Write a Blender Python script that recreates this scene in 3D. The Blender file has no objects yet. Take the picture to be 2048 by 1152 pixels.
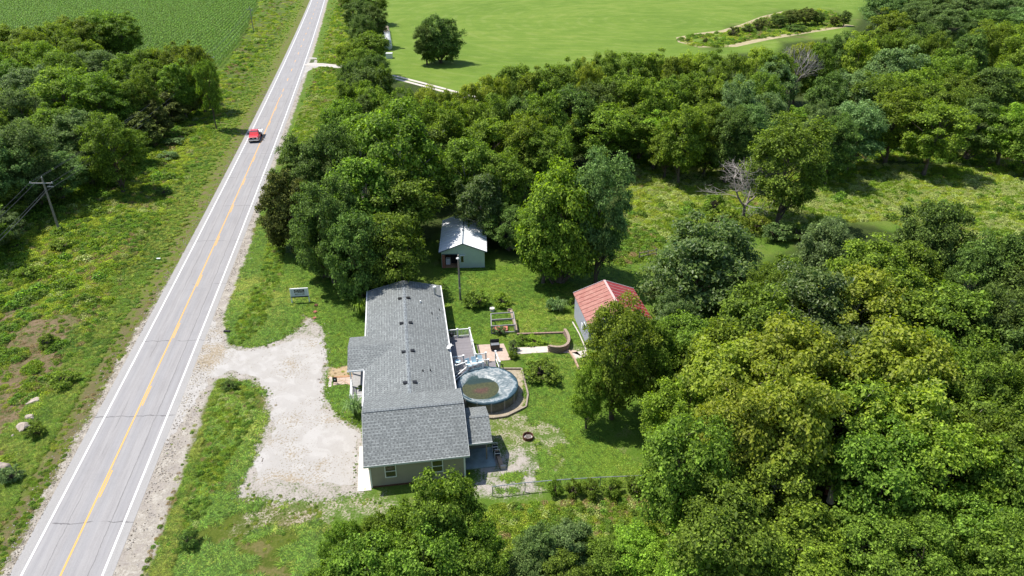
import bpy, math, random
import numpy as np
from math import sin, cos, radians, pi
from mathutils import Vector, Matrix

# ------------------------------------------------------------------ scene, camera, light
sc = bpy.context.scene
COL = sc.collection
F_PX = 1430.0; PITCH = radians(28.8); CAM_H = 44.0
cam_d = bpy.data.cameras.new('camera'); cam = bpy.data.objects.new('camera', cam_d); COL.objects.link(cam)
cam_d.sensor_width = 36.0; cam_d.lens = 36.0*F_PX/2048.0
cam_d.clip_start = 0.5; cam_d.clip_end = 8000
cam.location = (0, 0, CAM_H); cam.rotation_euler = (radians(90)-PITCH, 0, 0)
sc.camera = cam

SUN_EL = radians(63); SUN_DIR = Vector((-0.93, 0.37, 0)).normalized()   # horizontal direction towards the sun
world = bpy.data.worlds.new('World'); sc.world = world; world.use_nodes = True
nt = world.node_tree; nt.nodes.clear()
sky = nt.nodes.new('ShaderNodeTexSky'); sky.sky_type = 'NISHITA'; sky.sun_disc = False
sky.sun_elevation = SUN_EL
sky.sun_rotation = math.atan2(SUN_DIR.x, SUN_DIR.y)
sky.air_density = 1.0; sky.dust_density = 0.6; sky.ozone_density = 1.0
bg = nt.nodes.new('ShaderNodeBackground'); bg.inputs['Strength'].default_value = 0.125
wo = nt.nodes.new('ShaderNodeOutputWorld')
nt.links.new(sky.outputs[0], bg.inputs[0]); nt.links.new(bg.outputs[0], wo.inputs[0])
sun_d = bpy.data.lights.new('sun', 'SUN'); sun_d.energy = 4.6; sun_d.angle = radians(0.5); sun_d.color = (1, 0.955, 0.88)
sun = bpy.data.objects.new('sun', sun_d); COL.objects.link(sun)
sd = Vector((SUN_DIR.x*cos(SUN_EL), SUN_DIR.y*cos(SUN_EL), sin(SUN_EL)))
sun.rotation_euler = sd.to_track_quat('Z', 'Y').to_euler(); sun.location = (0, 0, 60)
sc.view_settings.view_transform = 'Standard'; sc.view_settings.look = 'None'
sc.view_settings.gamma = 1.0; sc.view_settings.use_curve_mapping = False
sc.view_settings.exposure = 0.5
try:
    sc.cycles.max_bounces = 6; sc.cycles.diffuse_bounces = 3; sc.cycles.glossy_bounces = 2; sc.cycles.transmission_bounces = 3
    sc.cycles.caustics_reflective = False; sc.cycles.caustics_refractive = False
except Exception: pass

RNG = np.random.RandomState(7)
def P(x, y, z=0.0):
    """where the line of sight of a photo pixel meets height z"""
    u = (x-1024)/F_PX; v = (y-576)/F_PX
    d = (u, cos(PITCH)-v*sin(PITCH), -sin(PITCH)-v*cos(PITCH))
    t = (z-CAM_H)/d[2]
    return Vector((d[0]*t, d[1]*t, z))
def Pn(pts): return np.array([[P(x, y).x, P(x, y).y] for x, y in pts])

# ------------------------------------------------------------------ small helpers
def tag(o, label=None, cat=None, group=None, kind=None):
    if label: o['label'] = label
    if cat: o['category'] = cat
    if group: o['group'] = group
    if kind: o['kind'] = kind
    return o
def empty(name, loc=(0, 0, 0), rz=0.0):
    o = bpy.data.objects.new(name, None); o.empty_display_size = 0.3
    COL.objects.link(o); o.location = loc; o.rotation_euler = (0, 0, rz); return o
def link(name, me, parent=None, loc=None, rot=None, scale=None):
    o = bpy.data.objects.new(name, me); COL.objects.link(o)
    if parent is not None: o.parent = parent
    if loc is not None: o.location = loc
    if rot is not None: o.rotation_euler = rot
    if scale is not None: o.scale = scale
    return o
class MB:
    def __init__(s): s.v = []; s.f = []; s.uv = []
    def face(s, pts, uv=None):
        n = len(s.v); s.v += [tuple(p) for p in pts]; s.f.append(tuple(range(n, n+len(pts))))
        s.uv.append(uv if uv else [(p[0], p[1]) for p in pts])
    def box(s, x0, x1, y0, y1, z0, z1, M=None):
        c = [Vector((x, y, z)) for z in (z0, z1) for y in (y0, y1) for x in (x0, x1)]
        if M is not None: c = [M @ p for p in c]
        for q in ((0, 2, 3, 1), (4, 5, 7, 6), (0, 1, 5, 4), (2, 6, 7, 3), (0, 4, 6, 2), (1, 3, 7, 5)):
            p = [c[i] for i in q]; a = (p[1]-p[0]).length; b = (p[2]-p[1]).length
            s.face(p, [(0, 0), (a, 0), (a, b), (0, b)])
        return s
    def beam(s, p, q, w, h):
        p = Vector(p); q = Vector(q); d = q-p; L = d.length
        M = Matrix.Translation(p) @ d.to_track_quat('X', 'Z').to_matrix().to_4x4()
        return s.box(0, L, -w/2, w/2, -h/2, h/2, M)
    def tube(s, p, q, r0, r1=None, n=8, cap=True):
        r1 = r0 if r1 is None else r1
        p = Vector(p); q = Vector(q); R = (q-p).to_track_quat('Z', 'Y').to_matrix()
        A = [p + R @ Vector((cos(2*pi*i/n)*r0, sin(2*pi*i/n)*r0, 0)) for i in range(n)]
        B = [q + R @ Vector((cos(2*pi*i/n)*r1, sin(2*pi*i/n)*r1, 0)) for i in range(n)]
        for i in range(n):
            j = (i+1) % n; s.face([A[i], A[j], B[j], B[i]])
        if cap: s.face(A[::-1]); s.face(B)
        return s
    def lathe(s, prof, n=24, c=(0, 0, 0), sx=1, sy=1):
        rings = [[Vector((c[0]+r*cos(2*pi*i/n)*sx, c[1]+r*sin(2*pi*i/n)*sy, c[2]+z)) for i in range(n)] for r, z in prof]
        for a, b in zip(rings, rings[1:]):
            for i in range(n):
                j = (i+1) % n; s.face([a[i], a[j], b[j], b[i]])
        return s
    def prism(s, prof, axis_a, axis_b, ext0, ext1):
        """profile points (u,v) mapped by fn axis_a(u,v,t)"""
        A = [axis_a(u, v, ext0) for u, v in prof]; B = [axis_a(u, v, ext1) for u, v in prof]
        n = len(prof)
        for i in range(n):
            j = (i+1) % n; s.face([A[i], A[j], B[j], B[i]])
        s.face(A[::-1]); s.face(B); return s
    def mesh(s, name, mat, smooth=False):
        me = bpy.data.meshes.new(name); me.from_pydata(s.v, [], s.f)
        ul = me.uv_layers.new(name='UVMap')
        flat = [c for f in s.uv for p in f for c in p]
        ul.data.foreach_set('uv', flat)
        if mat: me.materials.append(mat)
        if smooth: me.polygons.foreach_set('use_smooth', [True]*len(me.polygons))
        me.update(); return me
    def build(s, name, mat, parent=None, smooth=False, **k):
        return link(name, s.mesh(name, mat, smooth), parent, **k)

def mesh_tris(name, V, F, mat=None, smooth=False):
    me = bpy.data.meshes.new(name); k = F.shape[1]
    me.vertices.add(len(V)); me.vertices.foreach_set('co', np.ascontiguousarray(V, dtype=np.float32).ravel())
    me.loops.add(F.size); me.loops.foreach_set('vertex_index', np.ascontiguousarray(F, dtype=np.int32).ravel())
    me.polygons.add(len(F)); me.polygons.foreach_set('loop_start', np.arange(0, F.size, k, dtype=np.int32))
    me.polygons.foreach_set('loop_total', np.full(len(F), k, dtype=np.int32))
    if smooth: me.polygons.foreach_set('use_smooth', np.ones(len(F), dtype=bool))
    me.update(calc_edges=True); me.validate()
    if mat: me.materials.append(mat)
    return me

# value noise in numpy
_perm = np.random.RandomState(3).rand(4096)
def vnoise(x, y, seed=0):
    xi = np.floor(x).astype(np.int64); yi = np.floor(y).astype(np.int64); fx = x-xi; fy = y-yi
    fx = fx*fx*(3-2*fx); fy = fy*fy*(3-2*fy)
    h = lambda a, b: _perm[(a*374761 + b*668265 + seed*1013) % 4093]
    return (h(xi, yi)*(1-fx)+h(xi+1, yi)*fx)*(1-fy) + (h(xi, yi+1)*(1-fx)+h(xi+1, yi+1)*fx)*fy
def fbm(x, y, s, seed=0, o=4):
    x = np.asarray(x, float)/s; y = np.asarray(y, float)/s; r = 0; a = 0.5; t = 0
    for k in range(o):
        r = r + a*vnoise(x, y, seed+k*17); t += a; a *= 0.5; x = x*2.03+5.1; y = y*2.03+1.7
    return r/t
def sdist(poly, X, Y):
    """signed distance to polygon, positive inside"""
    X = np.asarray(X, float); Y = np.asarray(Y, float)
    d2 = np.full(X.shape, 1e18); ins = np.zeros(X.shape, bool); n = len(poly)
    for i in range(n):
        ax, ay = poly[i]; bx, by = poly[(i+1) % n]
        ex, ey = bx-ax, by-ay; L = ex*ex+ey*ey+1e-12
        t = np.clip(((X-ax)*ex+(Y-ay)*ey)/L, 0, 1)
        d2 = np.minimum(d2, (X-ax-t*ex)**2+(Y-ay-t*ey)**2)
        c = (ay > Y) != (by > Y)
        with np.errstate(divide='ignore', invalid='ignore'):
            xx = ax+(Y-ay)*ex/(ey if abs(ey) > 1e-12 else 1e-12)
        ins ^= (c & (X < xx))
    return np.where(ins, 1, -1)*np.sqrt(d2)

# ------------------------------------------------------------------ materials
def newmat(name):
    m = bpy.data.materials.new(name); m.use_nodes = True; n = m.node_tree; n.nodes.clear()
    out = n.nodes.new('ShaderNodeOutputMaterial'); b = n.nodes.new('ShaderNodeBsdfPrincipled')
    n.links.new(b.outputs[0], out.inputs[0]); return m, n, b, out
class G:
    """terse node builder"""
    def __init__(s, tree): s.t = tree
    def n(s, kind, **k):
        nd = s.t.nodes.new(kind)
        for a, v in k.items(): setattr(nd, a, v)
        return nd
    def l(s, a, b): s.t.links.new(a, b)
    def val(s, sock, v):
        if hasattr(v, 'is_output'): s.l(v, sock)
        else: sock.default_value = v
    def math(s, op, a, b=0.0, clamp=False):
        nd = s.n('ShaderNodeMath', operation=op, use_clamp=clamp); s.val(nd.inputs[0], a); s.val(nd.inputs[1], b); return nd.outputs[0]
    def noise(s, vec, scale, detail=4, rough=0.55, out=0, dist=0.0):
        nd = s.n('ShaderNodeTexNoise'); nd.inputs['Scale'].default_value = scale; nd.inputs['Detail'].default_value = detail
        nd.inputs['Roughness'].default_value = rough; nd.inputs['Distortion'].default_value = dist
        s.l(vec, nd.inputs['Vector']); return nd.outputs[out]
    def ramp(s, f, *stops, interp='LINEAR'):
        nd = s.n('ShaderNodeValToRGB'); r = nd.color_ramp; r.interpolation = interp
        while len(r.elements) < len(stops): r.elements.new(0.5)
        for e, (p, c) in zip(r.elements, stops):
            e.position = p; e.color = (c[0], c[1], c[2], 1) if hasattr(c, '__len__') else (c, c, c, 1)
        s.val(nd.inputs[0], f); return nd.outputs[0]
    def mix(s, f, a, b, blend='MIX'):
        nd = s.n('ShaderNodeMix', data_type='RGBA', blend_type=blend); s.val(nd.inputs[0], f)
        for sock, v in ((nd.inputs[6], a), (nd.inputs[7], b)):
            if hasattr(v, 'is_output'): s.l(v, sock)
            else: sock.default_value = (v[0], v[1], v[2], 1)
        return nd.outputs[2]
    def step(s, v, lo, hi):
        nd = s.n('ShaderNodeMapRange', interpolation_type='SMOOTHSTEP'); s.val(nd.inputs[0], v)
        nd.inputs[1].default_value = lo; nd.inputs[2].default_value = hi; return nd.outputs[0]
    def attr(s, name): nd = s.n('ShaderNodeAttribute', attribute_name=name); return nd.outputs['Fac']
    def bump(s, h, strength, dist, bsdf):
        nd = s.n('ShaderNodeBump'); nd.inputs['Strength'].default_value = strength; nd.inputs['Distance'].default_value = dist
        s.l(h, nd.inputs['Height']); s.l(nd.outputs[0], bsdf.inputs['Normal'])
    def pos(s): return s.n('ShaderNodeNewGeometry').outputs['Position']
    def obj(s): return s.n('ShaderNodeTexCoord').outputs['Object']

def plain(name, col, rough=0.7, var=0.15, scale=3.0, metal=0.0, bump=0.0, spec=0.4):
    m, t, b, o = newmat(name); g = G(t); nz = g.noise(g.obj(), scale, 5, 0.6)
    c0 = tuple(c*(1-var) for c in col); c1 = tuple(min(1, c*(1+var)) for c in col)
    g.l(g.ramp(nz, (0.3, c0), (0.7, c1)), b.inputs['Base Color'])
    b.inputs['Roughness'].default_value = rough; b.inputs['Metallic'].default_value = metal
    b.inputs['Specular IOR Level'].default_value = spec
    if bump: g.bump(g.noise(g.obj(), scale*8, 4), bump, 0.02, b)
    return m
def leafmat(name, dark, light, trans=0.42, rough=0.55, pale=None, spec=0.35, gain=2.5):
    dark = tuple(c*gain*w for c, w in zip(dark, (1.0, 1.0, .82))); light = tuple(c*gain*w for c, w in zip(light, (1.01, 1.0, .85)))
    m, t, b, o = newmat(name); g = G(t)
    geo = g.n('ShaderNodeNewGeometry'); oi = g.n('ShaderNodeObjectInfo')
    stops = [(0.0, tuple(c*.8 for c in dark)), (0.75, light), (1.0, pale or tuple(c*1.7 for c in light))]  # brightest stop paints specular flecks into the colour of some leaves
    c = g.ramp(geo.outputs['Random Per Island'], *stops)
    hs = g.n('ShaderNodeHueSaturation')
    g.l(g.math('ADD', g.math('MULTIPLY', oi.outputs['Random'], 0.022), 0.487), hs.inputs['Hue'])
    g.l(g.math('ADD', g.math('MULTIPLY', oi.outputs['Random'], 0.35), 0.83), hs.inputs['Value'])
    g.l(c, hs.inputs['Color'])
    b.inputs['Roughness'].default_value = rough; b.inputs['Specular IOR Level'].default_value = spec*.5
    g.l(hs.outputs[0], b.inputs['Base Color'])
    tr = g.n('ShaderNodeBsdfTranslucent'); hs2 = g.n('ShaderNodeHueSaturation'); hs2.inputs['Value'].default_value = 1.5
    hs2.inputs['Saturation'].default_value = 1.1; g.l(hs.outputs[0], hs2.inputs['Color']); g.l(hs2.outputs[0], tr.inputs[0])
    mx = g.n('ShaderNodeMixShader'); mx.inputs[0].default_value = trans
    g.l(b.outputs[0], mx.inputs[1]); g.l(tr.outputs[0], mx.inputs[2]); g.l(mx.outputs[0], o.inputs[0])
    return m

LEAF = {
 'olive green':   leafmat('leaf_olive', (.022, .042, .006), (.092, .126, .017)),
 'mid green':     leafmat('leaf_mid', (.020, .040, .006), (.080, .120, .018)),
 'bright green':  leafmat('leaf_bright', (.030, .058, .007), (.108, .160, .020)),
 'dark green':    leafmat('leaf_dark', (.014, .028, .007), (.055, .086, .018), trans=.3),
 'blue-green':    leafmat('leaf_blue', (.020, .040, .013), (.075, .115, .038)),
 'grey-green':    leafmat('leaf_grey', (.024, .045, .016), (.085, .125, .048), spec=.5),
 'yellow-green':  leafmat('leaf_yellow', (.036, .062, .008), (.165, .200, .026), pale=(.30, .34, .09)),
 'dark olive':    leafmat('leaf_cedar', (.014, .024, .006), (.058, .070, .015), trans=.2, rough=.7),
 'leathery green':leafmat('leaf_leathery', (.016, .034, .009), (.072, .100, .028), rough=.38, spec=.6, pale=(.16, .2, .08)),
}
bark = plain('bark', (.11, .085, .062), .9, .35, 6, bump=.6)
pale_bark = plain('pale_bark', (.42, .38, .31), .8, .3, 2.5)
dead_wood = plain('dead_wood', (.22, .185, .16), .9, .25, 4)
M = dict(
 white=plain('white_paint', (.78, .78, .76), .5, .05),
 white_metal=plain('white_metal_roof', (.86, .87, .88), .38, .05, 1.2, metal=0.0),
 fascia=plain('fascia', (.55, .56, .55), .5, .06),
 concrete=plain('concrete', (.54, .48, .42), .9, .12, 2.2, bump=.3),
 concrete_pink=plain('pinkish_concrete', (.47, .36, .29), .9, .14, 2.5, bump=.3),
 apron=plain('pale_concrete', (.60, .56, .49), .9, .08, 1.5, bump=.2),
 slabwet=plain('blue_grey_concrete', (.26, .33, .34), .6, .25, 1.4),
 black=plain('black_metal', (.015, .015, .016), .4, .3),
 steel=plain('galvanised_steel', (.42, .44, .46), .4, .12, 5, metal=.7),
 rust=plain('rusty_steel', (.12, .05, .03), .8, .5, 8),
 dark=plain('dark_void', (.02, .02, .02), .8, .3),
 timber=plain('weathered_timber', (.30, .25, .20), .9, .25, 5, bump=.4),
 tan_timber=plain('tan_timber', (.42, .29, .20), .85, .2, 4, bump=.3),
 greywood=plain('grey_wood', (.33, .32, .31), .9, .2, 6),
 pole=plain('pole_wood', (.24, .21, .18), .9, .25, 5, bump=.4),
 block=plain('retaining_block', (.30, .20, .16), .9, .35, 5, bump=.5),
 blocktop=plain('retaining_cap', (.33, .25, .19), .9, .2, 5),
 stone=plain('limestone', (.40, .33, .27), .9, .35, 2.5, bump=.8),
 red=plain('red_paint', (.62, .022, .035), .35, .06, spec=.6),
 whitecar=plain('white_car_paint', (.75, .75, .74), .35, .05),
 tyre=plain('rubber', (.02, .02, .02), .8, .2),
 glass=plain('window_glass', (.012, .014, .016), .08, .2, spec=.8),
 windscreen=plain('windscreen_glass', (.07, .13, .15), .08, .2, spec=.8),
 chrome=plain('chrome', (.6, .6, .6), .2, .1, metal=.9),
 brick=plain('brick', (.33, .13, .09), .9, .25, 8),
 hay=plain('hay', (.42, .34, .25), .9, .25, 6, bump=.6),
 wrap=plain('bale_wrap', (.60, .60, .58), .5, .12, 4),
 green_siding=plain('pale_green_siding', (.48, .56, .51), .6, .05, 1.5),
 bluegrey=plain('blue_grey_trim', (.10, .14, .18), .5, .1),
 bluemetal=plain('blue_metal', (.06, .10, .16), .45, .25, 1.5),
 lav=plain('lavender_grey_siding', (.50, .50, .56), .6, .05, 2),
 paleblue=plain('pale_blue_plastic', (.50, .68, .76), .5, .1, 6),
 yellow=plain('yellow_plastic', (.75, .42, .04), .5, .1),
 redwood=plain('red_soil_board', (.50, .17, .13), .8, .2, 6),
 orange_dirt=plain('orange_dirt', (.38, .22, .12), .95, .3, 4),
 wire=plain('wire', (.075, .075, .08), .5, .1),
 terracotta=plain('terracotta', (.34, .12, .08), .8, .2, 5),
)
def siding_mat(name, col, pitch=0.14):
    m, t, b, o = newmat(name); g = G(t)
    tc = g.obj(); sx = g.n('ShaderNodeSeparateXYZ'); g.l(tc, sx.inputs[0])
    saw = g.math('FRACT', g.math('DIVIDE', sx.outputs[2], pitch))
    nz = g.noise(tc, 1.2, 4)
    c = g.ramp(nz, (.3, tuple(k*.93 for k in col)), (.7, tuple(k*1.06 for k in col)))
    g.l(c, b.inputs['Base Color']); b.inputs['Roughness'].default_value = .6
    g.bump(saw, .5, .02, b); return m
M['siding'] = siding_mat('taupe_siding', (.33, .285, .235))
def shingle_mat(name, c0, c1, c2, bw=0.32, bh=0.145):
    m, t, b, o = newmat(name); g = G(t)
    uv = g.n('ShaderNodeUVMap').outputs[0]
    nd = g.n('ShaderNodeTexBrick'); nd.offset = .5; nd.squash = 1
    nd.inputs['Color1'].default_value = (0, 0, 0, 1); nd.inputs['Color2'].default_value = (1, 1, 1, 1); nd.inputs['Mortar'].default_value = (0, 0, 0, 1)
    nd.inputs['Scale'].default_value = 1; nd.inputs['Brick Width'].default_value = bw; nd.inputs['Row Height'].default_value = bh
    nd.inputs['Mortar Size'].default_value = .012; nd.inputs['Mortar Smooth'].default_value = .3
    g.l(uv, nd.inputs['Vector'])
    nz = g.noise(uv, .35, 4); nf = g.noise(uv, 14, 3)
    rnd = g.math('ADD', g.math('MULTIPLY', nd.outputs['Color'], .62), g.math('MULTIPLY', nf, .4))
    c = g.ramp(rnd, (.12, c0), (.5, c1), (.9, c2))
    c = g.mix(g.math('MULTIPLY', nd.outputs['Fac'], .75), c, tuple(k*.28 for k in c0))
    c = g.mix(.45, c, c1)
    sp = g.n('ShaderNodeSeparateXYZ'); g.l(uv, sp.inputs[0])
    vv = g.math('DIVIDE', sp.outputs[1], bh*2); row = g.math('FLOOR', vv); fv = g.math('FRACT', vv)
    uu = g.math('ADD', g.math('DIVIDE', sp.outputs[0], bw), g.math('MULTIPLY', row, .5)); uu = g.math('ADD', uu, g.math('MULTIPLY', g.math('FRACT', g.math('MULTIPLY', g.math('SINE', g.math('MULTIPLY', row, 12.9)), 43.7)), .35)); fu = g.math('FRACT', uu)
    dots = g.math('MULTIPLY', g.math('MULTIPLY', g.step(fu, .0, .1), g.math('SUBTRACT', 1.0, g.step(fu, .42, .55))), g.math('MULTIPLY', g.step(fv, .0, .1), g.math('SUBTRACT', 1.0, g.step(fv, .42, .55))))
    c = g.mix(g.math('MULTIPLY', dots, g.math('ADD', .45, g.math('MULTIPLY', nf, .5))), c, tuple(k*.42 for k in c1))
    mp = g.n('ShaderNodeMapping'); mp.inputs['Scale'].default_value = (1.1, .12, 1); g.l(uv, mp.inputs[0]); stn = g.noise(mp.outputs[0], 1.0, 5, .7)
    c = g.mix(g.math('MULTIPLY', g.step(stn, .48, .72), .30), c, tuple(k*.55 for k in c1))
    g.l(c, b.inputs['Base Color']); b.inputs['Roughness'].default_value = .88; b.inputs['Specular IOR Level'].default_value = .25
    h = g.math('SUBTRACT', g.math('MULTIPLY', nd.outputs['Color'], .6), nd.outputs['Fac'])
    g.bump(h, .8, .012, b); return m
M['shingle'] = shingle_mat('grey_shingles', (.105, .114, .113), (.215, .228, .224), (.36, .38, .37))
M['cap'] = shingle_mat('ridge_cap_shingles', (.12, .13, .14), (.22, .24, .25), (.33, .36, .36), .25, .3)
def deck_mat():
    m, t, b, o = newmat('grey_composite'); g = G(t); nz = g.noise(g.obj(), 3, 4)
    g.l(g.ramp(nz, (.3, (.17, .155, .165)), (.7, (.24, .22, .23))), b.inputs['Base Color']); b.inputs['Roughness'].default_value = .7; return m
M['deck'] = deck_mat()

# ------------------------------------------------------------------ the road's line
_ry = np.array([-80, -20, 36, 60.4, 112.5, 178, 270, 366, 520, 800, 1500, 2600], float)
_rx = np.array([-15.5, -24.4, -33.2, -37.2, -46.0, -57.4, -74.3, -92.7, -123, -182, -345, -640], float)
_cf = np.polyfit(_ry[:9], _rx[:9], 3)
def road_x(y):
    y = np.asarray(y, float); return np.where(y < 480, np.polyval(_cf, np.minimum(y, 480)), np.polyval(_cf, 480) + (y-480)*np.polyval(np.polyder(_cf), 480))
def road_dx(y):
    y = np.minimum(np.asarray(y, float), 480); return np.polyval(np.polyder(_cf), y)
def road_d(x, y):
    return (x-road_x(y))/np.sqrt(1+road_dx(y)**2)
def road_pt(y, d, z=0.0):
    k = float(road_dx(y)); L = math.sqrt(1+k*k); return Vector((float(road_x(y))+d/L, y-d*k/L, z))

# ------------------------------------------------------------------ ground zones (photo outlines laid on the ground)
Z = {
 'gravel': [(330,640),(432,628),(452,652),(457,688),(490,697),(520,693),(560,680),(590,662),(618,640),(645,652),(652,700),(657,735),(648,790),(680,835),(724,858),(724,985),(690,990),(640,1000),(560,1003),(478,992),(492,955),(506,925),(514,890),(530,860),(540,820),(536,785),(500,762),(462,752),(425,765),(400,795),(382,850),(340,900),(320,960),(230,960),(240,800)],
 'gravel_soft': [(600,625),(640,640),(655,735),(655,790),(700,850),(735,985),(800,1000),(760,1030),(660,1040),(500,1062),(462,1060),(500,1010),(480,975),(520,870),(545,780),(560,700)],
 'gravel_yard': [(957,915),(1000,905),(1045,900),(1075,940),(1075,975),(1010,1000),(955,990)],
 'yard_patchy': [(985,835),(1060,830),(1140,860),(1150,900),(1110,960),(1090,985),(980,1000),(950,920),(985,900)],
 'dirt_mound': [(1030,640),(1075,655),(1090,632),(1120,628),(1160,650),(1175,700),(1150,705),(1140,680),(1128,664),(1035,668)],
 'lush': [(654,640),(730,640),(730,690),(702,738),(660,735),(652,700)],
 'lush2': [(652,768),(700,770),(725,790),(728,850),(700,835),(648,800)],
 'lush3': [(1035,715),(1135,710),(1160,760),(1150,860),(1060,830),(1045,745)],
 'lawn_front': [(455,690),(440,560),(510,440),(560,470),(735,580),(735,640),(654,640),(645,655),(620,645),(560,680),(500,697)],
 'island': [(430,770),(462,752),(500,762),(536,790),(540,830),(512,890),(470,1000),(640,1010),(660,1152),(660,1300),(180,1300),(290,1100),(330,960),(385,850)],
 'hayfield': [(765,-60),(1760,-60),(1750,20),(1700,60),(1420,130),(1100,170),(930,190),(870,175),(790,150),(772,110)],
 'hayfield2': [(1860,60),(1960,90),(1900,130),(1840,110)],
 'island_strip': [(1355,80),(1370,72),(1450,64),(1500,45),(1545,28),(1640,15),(1700,40),(1690,52),(1600,68),(1500,80),(1440,96),(1380,92)],
 'corn': [(-1500,-45),(525,-45),(517,0),(505,40),(480,85),(452,128),(430,140),(380,150),(-1500,150)],
 'weeds_left': [(-900,1500),(-900,420),(0,300),(130,330),(300,310),(430,150),(455,132),(520,10),(528,-45),(610,-45),(575,60),(470,240),(380,400),(240,600),(120,820),(0,1010),(-120,1230)],
 'meadow': [(1270,330),(1500,300),(1800,330),(2100,330),(2500,360),(2500,560),(1990,540),(1780,440),(1600,450),(1580,470),(1530,470),(1450,470),(1330,480),(1290,505),(1230,500)],
 'back_lawn': [(870,530),(1060,540),(1100,600),(1290,510),(1330,500),(1540,470),(1590,480),(1530,560),(1330,640),(1140,660),(1100,625),(1030,625),(900,650),(885,580)],
 'meadow_low': [(985,1012),(1330,990),(1500,1100),(1500,1500),(800,1500),(900,1100)],
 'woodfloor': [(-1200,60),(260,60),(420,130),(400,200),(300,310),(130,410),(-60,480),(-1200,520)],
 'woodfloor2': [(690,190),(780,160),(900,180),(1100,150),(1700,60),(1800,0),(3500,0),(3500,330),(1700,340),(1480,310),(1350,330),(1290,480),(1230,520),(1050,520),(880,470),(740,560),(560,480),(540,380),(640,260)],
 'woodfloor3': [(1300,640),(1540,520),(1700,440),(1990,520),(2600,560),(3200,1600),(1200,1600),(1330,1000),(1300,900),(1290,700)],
 'bed_left': [(655,735),(704,728),(735,750),(735,850),(724,830),(712,790),(690,765),(658,756)],
 'brown_bank': [(-300,640),(60,610),(170,640),(175,720),(120,850),(60,960),(-300,1100)],
 'verge_right': [(560,330),(630,160),(690,-45),(720,-45),(700,60),(700,200),(600,300)],
}
ZP = {k: Pn(v) for k, v in Z.items()}
def gz(x, y):
    x = np.asarray(x, float); y = np.asarray(y, float); d = road_d(x, y)
    m = np.clip(sdist(ZP['weeds_left'], x, y)/4, 0, 1); m = m*m*(3-2*m)
    h = m*(-0.5 + 1.5*fbm(x, y, 9, 5) + .35*fbm(x, y, 2.2, 6))
    m2 = np.clip(sdist(ZP['meadow'], x, y)/4, 0, 1)
    fade = np.clip((112-y)/14, 0, 1)*np.clip((x+70)/6, 0, 1)*np.clip((44-x)/6, 0, 1)*np.clip((y-33)/3, 0, 1)
    return (h + m2*.6*(fbm(x, y, 6, 9)-.4))*fade

def axis(lo, hi, step, far_lo, far_hi):
    a = list(np.arange(lo, hi+step, step)); s = step
    x = a[-1]
    while x < far_hi: s *= 1.22; x += s; a.append(x)
    s = step; x = a[0]
    while x > far_lo: s *= 1.22; x -= s; a.insert(0, x)
    return np.array(a)
gx = axis(-72, 46, .36, -3000, 3000); gy = axis(32, 118, .36, -1200, 5000)
XX, YY = np.meshgrid(gx, gy); GZ = gz(XX, YY)
V = np.stack([XX.ravel(), YY.ravel(), GZ.ravel()], 1)
nx, ny = len(gx), len(gy); ii = (np.arange(ny-1)[:, None]*nx+np.arange(nx-1)[None, :]).ravel()
Fq = np.stack([ii, ii+1, ii+1+nx, ii+nx], 1)

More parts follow.
